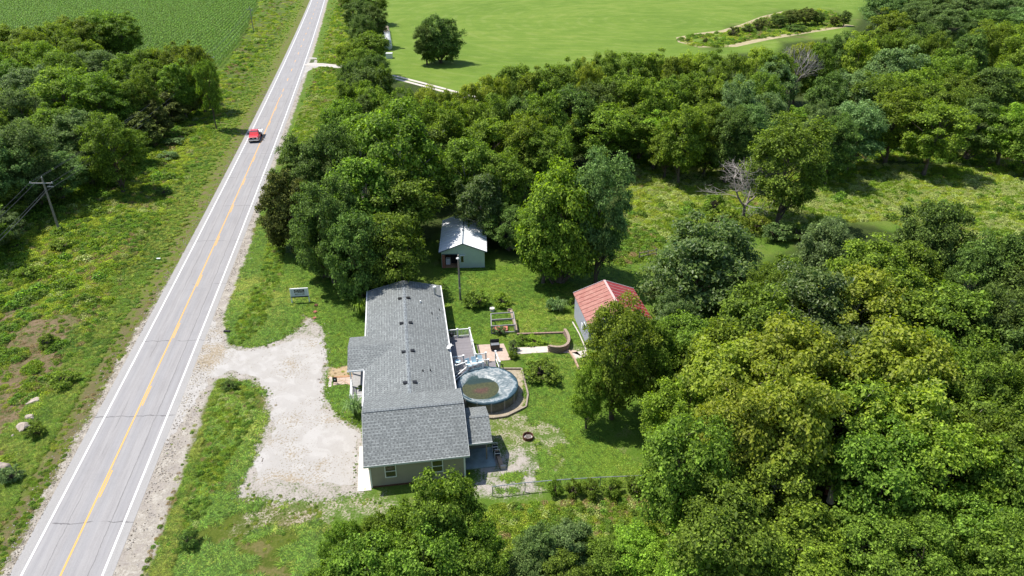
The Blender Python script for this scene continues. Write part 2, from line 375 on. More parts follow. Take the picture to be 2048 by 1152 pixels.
def ground_material():
    m, t, b, o = newmat('ground_cover'); g = G(t); pos = g.pos()
    n1 = g.noise(pos, .12, 4); n2 = g.noise(pos, .9, 5, .65); n3 = g.noise(pos, 5.5, 4, .7); n4 = g.noise(pos, 16, 3, .7); nr = g.noise(pos, .45, 5, .6)
    jit = g.math('MULTIPLY', g.math('SUBTRACT', g.math('ADD', g.math('MULTIPLY', nr, .55), g.math('MULTIPLY', n3, .45)), .5), 1.7)
    def mask(name, soft=.12, amp=1.0):
        return g.step(g.math('ADD', g.attr(name), g.math('MULTIPLY', jit, amp)), .5-soft, .5+soft)
    mixn = g.math('ADD', g.math('MULTIPLY', n2, .4), g.math('ADD', g.math('MULTIPLY', n3, .35), g.math('MULTIPLY', n4, .25)))
    lawn = g.ramp(mixn, (.3, (.040, .080, .010)), (.47, (.085, .155, .018)), (.58, (.130, .200, .028)), (.74, (.25, .26, .085)))
    lawn = g.mix(g.math('MULTIPLY', g.step(n1, .45, .7), .5), lawn, (.17, .19, .04))
    c = lawn
    lawn = g.mix(g.math('MULTIPLY', g.step(g.math('ADD', g.math('MULTIPLY', nr, .6), g.math('MULTIPLY', n3, .4)), .53, .63), .55), lawn, g.ramp(mixn, (.35, (.14, .13, .045)), (.6, (.27, .24, .12))))
    lawn = g.mix(g.math('MULTIPLY', g.step(n2, .55, .66), .55), lawn, (.045, .095, .012)); c = lawn
    lush = g.ramp(mixn, (.32, (.030, .068, .010)), (.5, (.062, .125, .016)), (.72, (.115, .19, .028)))
    c = g.mix(mask('lush', .25, .6), c, lush)
    front = g.ramp(mixn, (.32, (.045, .070, .010)), (.5, (.095, .125, .018)), (.72, (.17, .185, .04)))
    front = g.mix(g.math('MULTIPLY', g.step(g.math('ADD', g.math('MULTIPLY', nr, .7), g.math('MULTIPLY', n3, .3)), .50, .60), .75), front, g.ramp(mixn, (.3, (.07, .06, .02)), (.5, (.17, .14, .055)), (.7, (.26, .20, .11))))
    front = g.mix(g.math('MULTIPLY', g.step(n2, .56, .66), .6), front, (.045, .085, .012))
    c = g.mix(mask('front', .3, .8), c, front)
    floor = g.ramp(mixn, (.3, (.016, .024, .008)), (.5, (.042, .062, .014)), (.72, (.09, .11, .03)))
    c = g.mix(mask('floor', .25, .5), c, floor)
    mpf = g.n('ShaderNodeMapping'); mpf.inputs['Rotation'].default_value = (0, 0, .35); mpf.inputs['Scale'].default_value = (.03, .45, 1); g.l(pos, mpf.inputs[0]); swath = g.noise(mpf.outputs[0], 1.0, 4, .6, dist=.4)
    n0 = g.noise(pos, .025, 4, .6)
    field = g.ramp(g.math('ADD', g.math('ADD', g.math('MULTIPLY', n1, .25), g.math('MULTIPLY', n0, .3)), g.math('ADD', g.math('MULTIPLY', mixn, .2), g.math('MULTIPLY', swath, .25))), (.38, (.100, .170, .022)), (.5, (.138, .214, .030)), (.62, (.190, .250, .046)))
    field = g.mix(g.math('MULTIPLY', g.step(g.math('ADD', g.math('MULTIPLY', n2, .6), g.math('MULTIPLY', n3, .4)), .52, .66), .35), field, (.21, .26, .06))
    field = g.mix(g.math('MULTIPLY', g.step(g.math('ADD', g.math('MULTIPLY', nr, .6), g.math('MULTIPLY', n3, .4)), .52, .62), .4), field, (.075, .135, .020))
    ln = g.n('ShaderNodeVectorMath', operation='DISTANCE'); g.l(pos, ln.inputs[0]); ln.inputs[1].default_value = (60, 300, 0)
    arc = g.math('SINE', g.math('ADD', g.math('MULTIPLY', ln.outputs['Value'], 1.15), g.math('MULTIPLY', n0, 14)))
    field = g.mix(g.math('MULTIPLY', g.math('MULTIPLY', g.step(arc, .1, .9), g.step(n1, .40, .62)), .30), field, (.215, .265, .075))
    c = g.mix(mask('field', .2, .2), c, field)
    weed = g.ramp(mixn, (.3, (.022, .042, .009)), (.46, (.065, .105, .018)), (.58, (.12, .16, .03)), (.72, (.19, .16, .08)))
    brown = g.ramp(mixn, (.3, (.05, .045, .02)), (.5, (.14, .125, .055)), (.7, (.24, .17, .10)))
    weed = g.mix(g.math('MULTIPLY', g.step(n1, .52, .64), .7), weed, brown)
    c = g.mix(mask('weeds', .25, .6), c, weed)
    c = g.mix(g.math('MULTIPLY', mask('brown', .3, .6), g.step(g.math('ADD', g.math('MULTIPLY', n2, .5), g.math('MULTIPLY', n3, .5)), .42, .52)), c, g.ramp(mixn, (.3, (.07, .05, .025)), (.5, (.17, .125, .07)), (.7, (.29, .21, .14))))
    mead = g.ramp(mixn, (.32, (.06, .10, .016)), (.5, (.125, .18, .03)), (.68, (.21, .24, .08)))
    c = g.mix(mask('meadow', .25, .6), c, mead)
    grav = g.ramp(mixn, (.3, (.18, .15, .12)), (.45, (.34, .30, .26)), (.6, (.45, .41, .37)), (.75, (.54, .51, .48)))
    tan = g.ramp(mixn, (.3, (.22, .16, .09)), (.55, (.48, .36, .22)), (.75, (.56, .46, .32)))
    speck = g.step(g.math('ADD', g.math('MULTIPLY', n3, .6), g.math('MULTIPLY', n4, .4)), .47, .54)
    patch = g.step(n2, .44, .56)
    c = g.mix(g.math('MULTIPLY', mask('patchy', .2, .8), g.math('MULTIPLY', speck, g.math('ADD', g.math('MULTIPLY', patch, .75), .2))), c, g.mix(.35, grav, tan))
    c = g.mix(g.math('MULTIPLY', mask('softgravel', .2, .8), g.math('MAXIMUM', speck, patch)), c, grav)
    c = g.mix(mask('tan', .2, .8), c, tan)
    c = g.mix(g.math('MULTIPLY', mask('gravel', .10, 1.15), g.math('ADD', .25, g.math('MULTIPLY', .75, g.step(g.math('ADD', g.math('MULTIPLY', n3, .6), g.math('MULTIPLY', n2, .4)), .40, .50)))), c, grav)
    # verges by distance from the road's centre line
    rd = g.attr('road_d'); al = g.attr('along')
    wob = g.math('MULTIPLY', g.math('SUBTRACT', g.math('ADD', g.math('MULTIPLY', nr, .6), g.math('MULTIPLY', n3, .4)), .5), 3.6)
    dR = g.math('ADD', rd, wob); dL = g.math('SUBTRACT', g.math('MULTIPLY', rd, -1), wob)
    near = g.math('SUBTRACT', 1.0, g.step(al, 66, 84)); 
    stones = g.ramp(mixn, (.36, (.07, .06, .04)), (.47, (.30, .26, .21)), (.6, (.52, .48, .42)), (.7, (.10, .12, .04)))
    # left side: stones, brown grass, bright green strip
    green = g.ramp(mixn, (.3, (.06, .085, .014)), (.5, (.13, .17, .026)), (.72, (.22, .23, .06)))
    isL = g.step(g.math('MULTIPLY', rd, -1), 2, 2.5)
    c = g.mix(g.math('MULTIPLY', g.math('MULTIPLY', isL, .8), g.math('SUBTRACT', 1.0, g.step(dL, 7.6, 10.4))), c, green)
    c = g.mix(g.math('MULTIPLY', isL, g.math('SUBTRACT', 1.0, g.step(dL, 5.6, 7.2))), c, g.mix(g.step(g.math('ADD', n2, g.math('MULTIPLY', near, .08)), .46, .58), green, brown))
    c = g.mix(g.math('MULTIPLY', isL, g.math('SUBTRACT', 1.0, g.step(g.math('ADD', dL, g.math('MULTIPLY', g.step(al, 60, 110), 1.6)), 4.3, 4.8))), c, stones)
    isR = g.step(rd, 2, 2.5)
    lim = g.math('ADD', dR, g.math('MULTIPLY', g.step(al, 55, 68), .35))
    lim = g.math('ADD', lim, g.math('MULTIPLY', g.step(al, 88, 100), 1.3))
    c = g.mix(g.math('MULTIPLY', isR, g.math('SUBTRACT', 1.0, g.step(lim, 6.0, 6.5))), c, g.mix(g.step(g.math('ADD', n2, g.math('MULTIPLY', n3, .4)), .62, .72), grav, stones))
    g.l(c, b.inputs['Base Color']); b.inputs['Roughness'].default_value = .95; b.inputs['Specular IOR Level'].default_value = .1
    hh = g.math('ADD', g.math('MULTIPLY', n3, .5), g.math('MULTIPLY', n4, .3)); hh = g.math('ADD', hh, g.math('MULTIPLY', n2, .9))
    g.bump(hh, .85, .22, b)
    return m
me = mesh_tris('ground', V, Fq, ground_material(), smooth=True)
def sd01(names, w=1.6):
    s = np.full(XX.shape, -1e9)
    for n in names: s = np.maximum(s, sdist(ZP[n], XX, YY))
    return np.clip(.5+s/(2*w), 0, 1).ravel()
for an, zs, w in (('lush', ['lush', 'lush2', 'lush3'], 1.2), ('front', ['lawn_front', 'island'], 2.0), ('field', ['hayfield', 'hayfield2'], 3), ('weeds', ['weeds_left', 'island_strip', 'verge_right'], 2.5),
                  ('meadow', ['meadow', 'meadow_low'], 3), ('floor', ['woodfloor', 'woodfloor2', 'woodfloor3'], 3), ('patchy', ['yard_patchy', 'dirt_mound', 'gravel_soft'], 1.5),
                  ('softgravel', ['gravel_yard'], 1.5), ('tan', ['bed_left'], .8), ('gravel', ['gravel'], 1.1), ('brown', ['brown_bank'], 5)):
    a = me.attributes.new(an, 'FLOAT', 'POINT'); a.data.foreach_set('value', sd01(zs, w).astype(np.float32))
a = me.attributes.new('road_d', 'FLOAT', 'POINT'); a.data.foreach_set('value', np.clip(road_d(XX, YY), -50, 50).ravel().astype(np.float32))
a = me.attributes.new('along', 'FLOAT', 'POINT'); a.data.foreach_set('value', np.clip(YY, -500, 3000).ravel().astype(np.float32))
tag(link('ground', me), 'grassy ground with mown lawn, weeds and gravel patches', None, kind='structure')

# ragged flat sheets
def sheet(name, pts, mat, z, rag=.0, step=.5, seed=1, parent=None):
    P2 = []; n = len(pts)
    for i in range(n):
        a = Vector(pts[i]); b2 = Vector(pts[(i+1) % n]); k = max(1, int((b2-a).length/step)) if rag else 1
        for j in range(k): P2.append(a.lerp(b2, j/k))
    if rag:
        q = []
        for i, p in enumerate(P2):
            r = (fbm(p.x, p.y, 1.6, seed, 5)-.5)*2*rag; r2 = (fbm(p.x+40, p.y, 1.6, seed, 5)-.5)*2*rag
            q.append(Vector((p.x+float(r), p.y+float(r2))))
        P2 = q
    import bmesh
    bm = bmesh.new(); vs = [bm.verts.new((p.x, p.y, z)) for p in P2]
    es = [bm.edges.new((vs[i], vs[(i+1) % len(vs)])) for i in range(len(vs))]
    bmesh.ops.triangle_fill(bm, use_beauty=True, edges=es)
    bmesh.ops.recalc_face_normals(bm, faces=bm.faces)
    for f in bm.faces:
        if f.normal.z < 0: f.normal_flip()
    me = bpy.data.meshes.new(name); bm.to_mesh(me); bm.free(); me.materials.append(mat)
    return link(name, me, parent)
def pxs(pts): return [P(x, y).xy for x, y in pts]

def driveway_mat():
    m, t, b, o = newmat('white_gravel'); g = G(t); pos = g.pos()
    n2 = g.noise(pos, .55, 5, .6); n3 = g.noise(pos, 5, 4, .7); n4 = g.noise(pos, 20, 3, .7)
    mixn = g.math('ADD', g.math('MULTIPLY', n2, .3), g.math('ADD', g.math('MULTIPLY', n3, .35), g.math('MULTIPLY', n4, .35)))
    c = g.ramp(mixn, (.3, (.29, .265, .235)), (.42, (.38, .355, .325)), (.6, (.435, .41, .385)), (.75, (.49, .465, .445)))
    rut = g.noise(pos, .45, 3, .5, dist=1.5); c = g.mix(g.math('MULTIPLY', g.step(rut, .5, .62), .25), c, (.56, .54, .515))
    nl = g.noise(pos, .16, 4, .6)
    sp = g.step(g.math('ADD', g.math('MULTIPLY', n3, .6), g.math('ADD', g.math('MULTIPLY', n4, .1), g.math('MULTIPLY', nl, .45))), .60, .66)
    c = g.mix(g.math('MULTIPLY', sp, .8), c, g.ramp(n4, (.4, (.07, .085, .03)), (.6, (.24, .19, .12))))
    tn = g.step(g.math('ADD', g.math('MULTIPLY', nl, .7), g.math('MULTIPLY', n3, .3)), .52, .62)
    c = g.mix(g.math('MULTIPLY', tn, .45), c, (.40, .30, .19))
    g.l(c, b.inputs['Base Color']); b.inputs['Roughness'].default_value = .95; b.inputs['Specular IOR Level'].default_value = .15
    g.bump(g.math('ADD', n3, n4), .6, .05, b); return m
M['driveway'] = driveway_mat()
dw = sheet('driveway', pxs([(360,640),(425,640),(446,668),(457,700),(500,703),(545,692),(590,675),(640,672),(646,700),(648,740),(640,780),(655,830),(700,862),(718,872),(719,960),(640,970),(560,962),(505,968),(515,930),(528,880),(542,850),(549,800),(540,778),(500,752),(462,742),(420,757),(390,792),(365,850),(335,880),(300,860)]), M['driveway'], .004, 1.1, .22, 4)
tag(dw, 'white gravel driveway between the road and the house', kind='structure')

# road surface
def road_strip(name, y0, y1, d0, d1, z, mat, step=4.0, parent=None, dd=None):
    ys = np.arange(y0, y1+step*.5, step); ys[-1] = y1; cols = dd or [d0, d1]
    vs = []; A = []; D = []
    for y in ys:
        for d in cols:
            p = road_pt(float(y), d, z); vs.append(p); A.append(y); D.append(d)
    k = len(cols); fs = [(i*k+j, i*k+j+1, (i+1)*k+j+1, (i+1)*k+j) for i in range(len(ys)-1) for j in range(k-1)]
    me = bpy.data.meshes.new(name); me.from_pydata(vs, [], fs); me.materials.append(mat)
    for nm, arr in (('along', A), ('across', D)):
        a = me.attributes.new(nm, 'FLOAT', 'POINT'); a.data.foreach_set('value', np.array(arr, np.float32))
    me.update(); return link(name, me, parent)
def road_mat():
    m, t, b, o = newmat('pale_asphalt'); g = G(t); pos = g.pos(); al = g.attr('along'); ac = g.attr('across')
    cb = g.n('ShaderNodeCombineXYZ'); g.l(ac, cb.inputs[0]); g.l(g.math('MULTIPLY', al, .035), cb.inputs[1]); st = g.noise(cb.outputs[0], 3.2, 5, .7)
    cb2 = g.n('ShaderNodeCombineXYZ'); g.l(ac, cb2.inputs[0]); g.l(g.math('MULTIPLY', al, .25), cb2.inputs[1]); st2 = g.noise(cb2.outputs[0], 9, 4, .7)
    n2 = g.noise(pos, .3, 4); n4 = g.noise(pos, 18, 3, .7)
    v = g.math('ADD', g.math('MULTIPLY', st, .45), g.math('ADD', g.math('MULTIPLY', n4, .3), g.math('ADD', g.math('MULTIPLY', n2, .12), g.math('MULTIPLY', st2, .13))))
    c = g.ramp(v, (.34, (.225, .213, .210)), (.5, (.300, .286, .281)), (.66, (.365, .350, .342)))
    # wheel tracks
    aab = g.math('ABSOLUTE', ac)
    tr = g.math('SUBTRACT', 1.0, g.step(g.math('ABSOLUTE', g.math('SUBTRACT', g.math('ABSOLUTE', g.math('SUBTRACT', aab, 1.5)), .85)), .12, .5))
    c = g.mix(g.math('MULTIPLY', tr, .22), c, (.26, .26, .275))
    sh = g.step(aab, 2.95, 3.1); c = g.mix(g.math('MULTIPLY', sh, .6), c, g.ramp(n4, (.35, (.28, .268, .255)), (.65, (.40, .385, .365))))
    pt = g.noise(pos, .22, 5, .65, dist=.5); c = g.mix(g.math('MULTIPLY', g.step(pt, .55, .66), .25), c, (.23, .225, .225)); c = g.mix(g.math('MULTIPLY', g.step(g.noise(pos, 1.7, 4, .7), .66, .72), .45), c, (.20, .195, .19))
    # cracks across, every few metres, and one seam along the right lane
    w1 = g.math('MULTIPLY', g.math('SUBTRACT', g.noise(pos, .7, 4), .5), .9)
    ph = g.math('FRACT', g.math('ADD', g.math('DIVIDE', g.math('ADD', al, g.math('ADD', w1, g.math('MULTIPLY', ac, .12))), 13.3), .41))
    cr = g.math('SUBTRACT', 1.0, g.step(g.math('ABSOLUTE', g.math('SUBTRACT', ph, .5)), .0018, .0048))
    cr = g.math('MULTIPLY', cr, g.step(g.noise(pos, .35, 2), .42, .5))
    w2 = g.math('MULTIPLY', g.math('SUBTRACT', g.noise(pos, .5, 5, .7), .5), .35)
    cr2 = g.math('SUBTRACT', 1.0, g.step(g.math('ABSOLUTE', g.math('SUBTRACT', g.math('ADD', ac, w2), 1.9)), .012, .05))
    w3 = g.math('MULTIPLY', g.math('SUBTRACT', g.noise(pos, .4, 5, .7), .5), .5)
    cr3 = g.math('MULTIPLY', g.math('SUBTRACT', 1.0, g.step(g.math('ABSOLUTE', g.math('SUBTRACT', g.math('ADD', ac, w3), -1.45)), .012, .045)), g.step(g.noise(pos, .12, 2), .45, .55))
    crk = g.math('MAXIMUM', g.math('MULTIPLY', cr, .8), g.math('MAXIMUM', g.math('MULTIPLY', cr2, .6), g.math('MULTIPLY', cr3, .5)))
    c = g.mix(crk, c, (.11, .105, .105))
    g.l(c, b.inputs['Base Color']); b.inputs['Roughness'].default_value = .9; b.inputs['Specular IOR Level'].default_value = .2
    g.bump(n4, .3, .01, b); return m
M['road'] = road_mat()
def paint_mat(name, col, under, wear):
    m, t, b, o = newmat(name); g = G(t); pos = g.pos(); n = g.noise(pos, 3, 5, .75); n2 = g.noise(pos, .2, 3)
    f = g.step(g.math('ADD', g.math('MULTIPLY', n, .7), g.math('MULTIPLY', n2, .3)), wear-.06, wear+.06)
    g.l(g.mix(f, under, col), b.inputs['Base Color']); b.inputs['Roughness'].default_value = .75; return m
M['wpaint'] = paint_mat('white_road_paint', (.78, .78, .76), (.5, .49, .48), .36)
M['ypaint'] = paint_mat('yellow_road_paint', (.72, .36, .085), (.50, .38, .24), .40)
rd = road_strip('road', -70, 2400, -3.75, 3.75, .014, M['road'], 4, dd=[-3.85, -3.0, -1.5, 0, 1.5, 3.0, 3.7])
tag(rd, 'pale grey two-lane asphalt road running past the house', kind='structure')
for s in (-1, 1):
    r = road_strip('road_edge_line', -70, 2400, s*2.95-.075, s*2.95+.075, .018, M['wpaint'])
    tag(r, 'white painted line along the %s edge of the road' % ('woodland' if s < 0 else 'house side'), kind='structure')
tag(road_strip('road_centre_line', -70, 178, -.16, -.02, .018, M['ypaint']), 'solid yellow centre line on the road', kind='structure')
# short yellow dashes beside the solid line
mb = MB()
y = -66.0
while y < 178:
    k = [road_pt(y, .06, .018), road_pt(y, .18, .018), road_pt(y+3.2, .18, .018), road_pt(y+3.2, .06, .018)]; mb.face(k); y += 12.2
y = 184.0
while y < 700:
    k = [road_pt(y, -.08, .018), road_pt(y, .06, .018), road_pt(y+3.2, .06, .018), road_pt(y+3.2, -.08, .018)]; mb.face(k); y += 12.2
tag(mb.build('road_dashes', M['ypaint']), 'broken yellow line beside the solid centre line', kind='structure')

# far lane (two wheel tracks) joining the road
lane = [(612,128),(640,129),(690,134),(780,152),(835,166),(880,178),(930,192),(985,204)]
lp = pxs(lane)
def ribbon(name, pts, w, off, mat, z, label):
    vs = []; n = len(pts)
    for i, p in enumerate(pts):
        d = (pts[min(n-1, i+1)]-pts[max(0, i-1)]).normalized(); nn = Vector((-d.y, d.x)); q = p+nn*off
        vs += [(q.x-nn.x*w/2, q.y-nn.y*w/2, z), (q.x+nn.x*w/2, q.y+nn.y*w/2, z)]
    me = bpy.data.meshes.new(name); me.from_pydata(vs, [], [(2*i, 2*i+2, 2*i+3, 2*i+1) for i in range(n-1)]); me.materials.append(mat)
    o = link(name, me); tag(o, label, kind='structure'); return o
ribbon('lane_track', lp, 1.2, 1.0, M['concrete'], .02, 'gravel wheel track of the farm lane, on its far side')
ribbon('lane_track', lp, 1.2, -1.0, M['concrete'], .02, 'gravel wheel track of the farm lane, on its near side')
sh = sheet('lane_mouth', pxs([(598,152),(606,138),(612,116),(622,114),(634,116),(634,127),(680,132),(680,137),(634,135),(616,142),(604,160)]), M['driveway'], .008, .3, 1.5, 8)
tag(sh, 'gravel mouth of the farm lane beside the road', kind='structure')
sh = sheet('culvert_patch', pxs([(621,119),(629,118),(628,125),(618,127)]), plain('dark_grass', (.07, .09, .03), .95, .3, 2), .012, .2, 1, 8)
tag(sh, 'small grass patch within the gravel at the lane mouth', kind='structure')
# dry mown ring in the hayfield
straw = plain('dry_straw', (.36, .30, .17), .95, .25, .6)
ring = pxs([(1700,50),(1660,57),(1600,66),(1530,78),(1465,92),(1400,93),(1366,84),(1362,76),(1400,68),(1450,62),(1490,50),(1530,34),(1580,22)])
ribbon('mown_strip', ring, 3.6, 0, straw, .01, 'dry tan mown strip ringing the brushy island in the hayfield')

# ------------------------------------------------------------------ the house
PSI = radians(9.0); HO = Vector((-11.9, 44.9, 0))
house = empty('house', HO, PSI)
tag(house, 'long single-storey house with grey shingle roof and taupe siding', 'house')
def HL(a, b, z=0.0): return HO + Vector((a*cos(PSI)-b*sin(PSI), a*sin(PSI)+b*cos(PSI), z))
def slope(mb, pts, th=.12):
    """roof plane with thickness, pts: eaveL, eaveR, ridgeR, ridgeL (or polygon starting with the eave edge)"""
    pts = [Vector(p) for p in pts]; e = (pts[1]-pts[0]).normalized(); n = e.cross(pts[2]-pts[1]).normalized()
    if n.z < 0: n = -n
    up = n.cross(e).normalized()
    o = Vector((0, 0, 0)); uv = [((p-o).dot(e), (p-o).dot(up)) for p in pts]
    mb.face(pts, uv); low = [p-n*th for p in pts]; mb.face(low[::-1])
    k = len(pts)
    for i in range(k):
        j = (i+1) % k; mb.face([pts[i], low[i], low[j], pts[j]])
# garage block walls (a 0..8, b 0..7.8)
w = MB(); w.box(0, 8.0, 0, 7.8, 0, 2.86)
for a0 in (0.0, 8.0):
    pass
w.face([(0, 0, 2.86), (0, 4.1, 4.85), (0, 7.6, 3.7), (0, 7.8, 2.86)]); w.face([(8, 0, 2.86), (8, 7.8, 2.86), (8, 7.6, 3.7), (8, 4.1, 4.85)])
w.build('garage_wall', M['siding'], house)
w = MB(); w.box(-.15, 7.6, 7.8, 29.6, 0, 2.62)
w.face([(-.15, 29.6, 2.62), (7.6, 29.6, 2.62), (3.75, 29.6, 3.6)])
w.build('house_wall', M['siding'], house)
# white corner boards and base trim
for a0, b0 in ((-.02, -.02), (7.9, -.02)):
    MB().box(a0-.01, a0+.13, b0-.012, b0+.12, .02, 2.84).build('corner_board', M['white'], house)
MB().box(.14, 7.88, -.035, -.003, 0, .16).build('base_board', M['rust'], house)
# roofs
r = MB(); slope(r, [(-.38, -.38, 2.76), (8.38, -.38, 2.76), (8.38, 4.1, 4.98), (-.38, 4.1, 4.98)])
r.build('garage_roof_front', M['shingle'], house)
r = MB(); slope(r, [(8.38, 7.6, 3.86), (-.38, 7.6, 3.86), (-.38, 4.105, 4.98), (8.38, 4.105, 4.98)])
r.build('garage_roof_back', M['shingle'], house)
r = MB(); r.box(-.38, 8.38, 3.93, 4.27, 4.935, 4.955); r.build('ridge_cap', M['cap'], house)
MB().box(-.40, 8.40, -.42, -.385, 2.60, 2.78).build('fascia', M['fascia'], house)
for a0 in (-.41, 8.385):
    mb = MB(); mb.beam((a0, -.38, 2.68), (a0, 4.1, 4.90), .025, .16); mb.beam((a0, 7.6, 3.78), (a0, 4.1, 4.90), .025, .16); mb.build('rake_board', M['fascia'], house)
MA0, MA1, MB0, MB1, MAR = -.62, 8.02, 6.6, 30.0, 3.72
r = MB(); slope(r, [(MA0, MB1, 2.66), (MA0, MB0, 2.66), (MAR, MB0, 3.74), (MAR, MB1, 3.74)]); r.build('main_roof_west', M['shingle'], house)
r = MB(); slope(r, [(MA1, MB0, 2.66), (MA1, MB1, 2.66), (MAR+.004, MB1, 3.74), (MAR+.004, MB0, 3.74)]); r.build('main_roof_east', M['shingle'], house)
mb = MB()
for k in range(74):
    b0 = 7.7+k*.3; c1 = .035
    mb.face([(MAR-.17, b0, 3.712), (MAR, b0, 3.757), (MAR, b0+.31, 3.750), (MAR-.17, b0+.31, 3.705)]); mb.face([(MAR, b0, 3.757), (MAR+.17, b0, 3.712), (MAR+.17, b0+.31, 3.705), (MAR, b0+.31, 3.750)])
o = mb.build('ridge_cap', M['cap'], house); o['kind'] = 'stuff'
MB().box(MA0-.12, MA0-.005, 20.0, MB1+.05, 2.50, 2.64).build('gutter', M['white'], house)
MB().box(MA0-.12, MA0-.005, 7.9, 13.6, 2.50, 2.64).build('gutter', M['white'], house)
MB().box(MA1+.005, MA1+.12, 7.9, MB1+.05, 2.50, 2.64).build('gutter', M['white'], house)
mb = MB(); mb.beam((MA0, MB1+.02, 2.58), (MAR, MB1+.02, 3.66), .03, .15); mb.beam((MAR, MB1+.02, 3.66), (MA1, MB1+.02, 2.58), .03, .15); mb.build('rake_board', M['white'], house)
# porch gable over the front door
r = MB(); slope(r, [(-2.3, 13.75, 2.66), (-.62, 13.75, 2.66), (2.6, 16.85, 3.475), (-2.3, 16.85, 3.475)]); r.build('porch_roof_front', M['shingle'], house)
r = MB(); slope(r, [(-.62, 19.95, 2.66), (-2.3, 19.95, 2.66), (-2.3, 16.855, 3.475), (2.6, 16.855, 3.475)]); r.build('porch_roof_back', M['shingle'], house)
mb = MB(); mb.face([(-2.2, 13.9, 2.62), (-2.2, 16.85, 3.40), (-2.2, 19.8, 2.62)]); mb.build('porch_gable', M['siding'], house)
MB().box(-2.34, -.66, 13.68, 13.745, 2.52, 2.67).build('porch_fascia', M['white'], house)
for b0 in (14.0, 16.2, 17.8, 19.6):
    MB().box(-2.15, -2.0, b0, b0+.15, .5, 2.55).build('porch_post', M['white'], house)
MB().box(-2.1, -.16, 11.2, 19.8, .0, .5).build('porch_floor', M['greywood'], house)
for z0 in (.75, 1.1, 1.45):
    MB().box(-2.05, -.2, 11.2, 11.27, z0, z0+.08).build('porch_rail', M['white'], house)
    MB().box(-2.09, -2.02, 11.28, 14.0, z0, z0+.08).build('porch_rail', M['white'], house)
MB().box(-2.12, -2.0, 11.14, 11.26, .5, 1.6).build('porch_post', M['white'], house)
for b0, b1 in ((12.0, 12.9), (21.5, 22.6), (25.5, 26.6)):
    wd = MB().box(-.2, -.152, b0-.06, b1+.06, 1.0, 2.2).build('window_frame', M['white'], house)
    MB().box(-.225, -.203, b0, b1, 1.06, 2.14).build('pane', M['glass'], wd)
# annex
r = MB(); slope(r, [(8.39, 1.05, 2.76), (10.5, 1.05, 2.76), (10.5, 3.3, 3.86), (8.39, 3.3, 3.86)]); r.build('annex_roof_front', M['shingle'], house)
r = MB(); slope(r, [(10.5, 5.75, 2.95), (8.39, 5.75, 2.95), (8.39, 3.305, 3.86), (10.5, 3.305, 3.86)]); r.build('annex_roof_back', M['shingle'], house)
MB().box(8.385, 10.5, 3.16, 3.45, 3.80, 3.835).build('ridge_cap', M['cap'], house)
MB().box(8.40, 10.52, .98, 1.04, 2.60, 2.78).build('annex_fascia', M['fascia'], house)
mb = MB(); mb.box(8.01, 10.3, 3.4, 5.5, 0, 2.7); mb.build('annex_wall', M['siding'], house)
MB().box(10.02, 10.14, 1.85, 1.97, .1, 2.75).build('annex_post', M['timber'], house)
MB().box(8.02, 10.75, .9, 3.38, -.02, .10).build('annex_slab', M['slabwet'], house)
# doors / windows in the near wall
for a0 in (1.32, 5.25):
    wf = MB(); x0, x1, z0, z1 = a0, a0+.82, 1.05, 2.25
    for q in ((x0-.07, x1+.07, z1, z1+.08), (x0-.07, x1+.07, z0-.08, z0), (x0-.07, x0, z0, z1), (x1, x1+.07, z0, z1), (x0, x1, (z0+z1)/2-.025, (z0+z1)/2+.025)):
        wf.box(q[0], q[1], -.05, -.004, q[2], q[3])
    wf = wf.build('window', M['white'], house)
    MB().box(x0, x1, -.022, -.003, z0, (z0+z1)/2-.025).build('pane', M['glass'], wf)
    MB().box(x0, x1, -.022, -.003, (z0+z1)/2+.025, z1).build('pane', M['glass'], wf)
lt = MB(); lt.box(-.04, .08, -.14, -.035, 2.15, 2.45); lt.build('wall_lamp', M['steel'], house)
for b0 in (8.3, 8.4, 8.5):
    pass
# east side windows (seen from aside)
for b0 in (9.0, 12.0, 24.0, 27.0):
    wf = MB().box(7.602, 7.65, b0-.06, b0+1.06, .95, 2.2).build('window_frame', M['white'], house)
    MB().box(7.652, 7.67, b0, b0+1.0, 1.02, 2.13).build('pane', M['glass'], wf)
# roof vents, pipes
def roofz(a): return 2.66+ (a-MA0)/(MAR-MA0)*1.08 if a < MAR else 2.66+(MA1-a)/(MA1-MAR)*1.08
def onroof(px, py):
    z = 3.6
    for _ in range(6):
        p = P(px, py, z)-HO; a = p.x*cos(PSI)+p.y*sin(PSI); b = -p.x*sin(PSI)+p.y*cos(PSI); z = roofz(a)
    return a, b, z
for px, py in ((799.5, 598), (816.5, 596.5), (803, 647.5), (821, 646), (807, 704.5), (825, 702), (810.5, 766.5), (829.5, 765)):
    a, b_, z = onroof(px, py); mb = MB(); mb.box(a-.17, a+.17, b_-.14, b_+.14, z-.05, z+.09); mb.box(a-.21, a+.21, b_-.19, b_+.19, z+.09, z+.12)
    mb.build('roof_vent', M['black'], house)
a, b_, z = onroof(870, 589); mb = MB(); mb.tube((a, b_, z-.1), (a, b_, z+.95), .13, n=12); mb.build('chimney_pipe', M['steel'], house)
MB().tube((a, b_, z+.96), (a, b_, z+1.08), .19, n=12).build('chimney_cap', M['white'], house)
a, b_, z = onroof(841, 605); MB().tube((a, b_, z-.05), (a, b_, z+.25), .09, n=10).build('vent_pipe', M['white'], house)
for px, py in ((879, 621), (864, 628), (874.5, 637.5), (846, 743), (861, 742)):
    a, b_, z = onroof(px, py); MB().tube((a, b_, z-.05), (a, b_, z+.22), .06, n=8).build('vent_pipe', M['black'] if px != 874.5 else M['steel'], house)

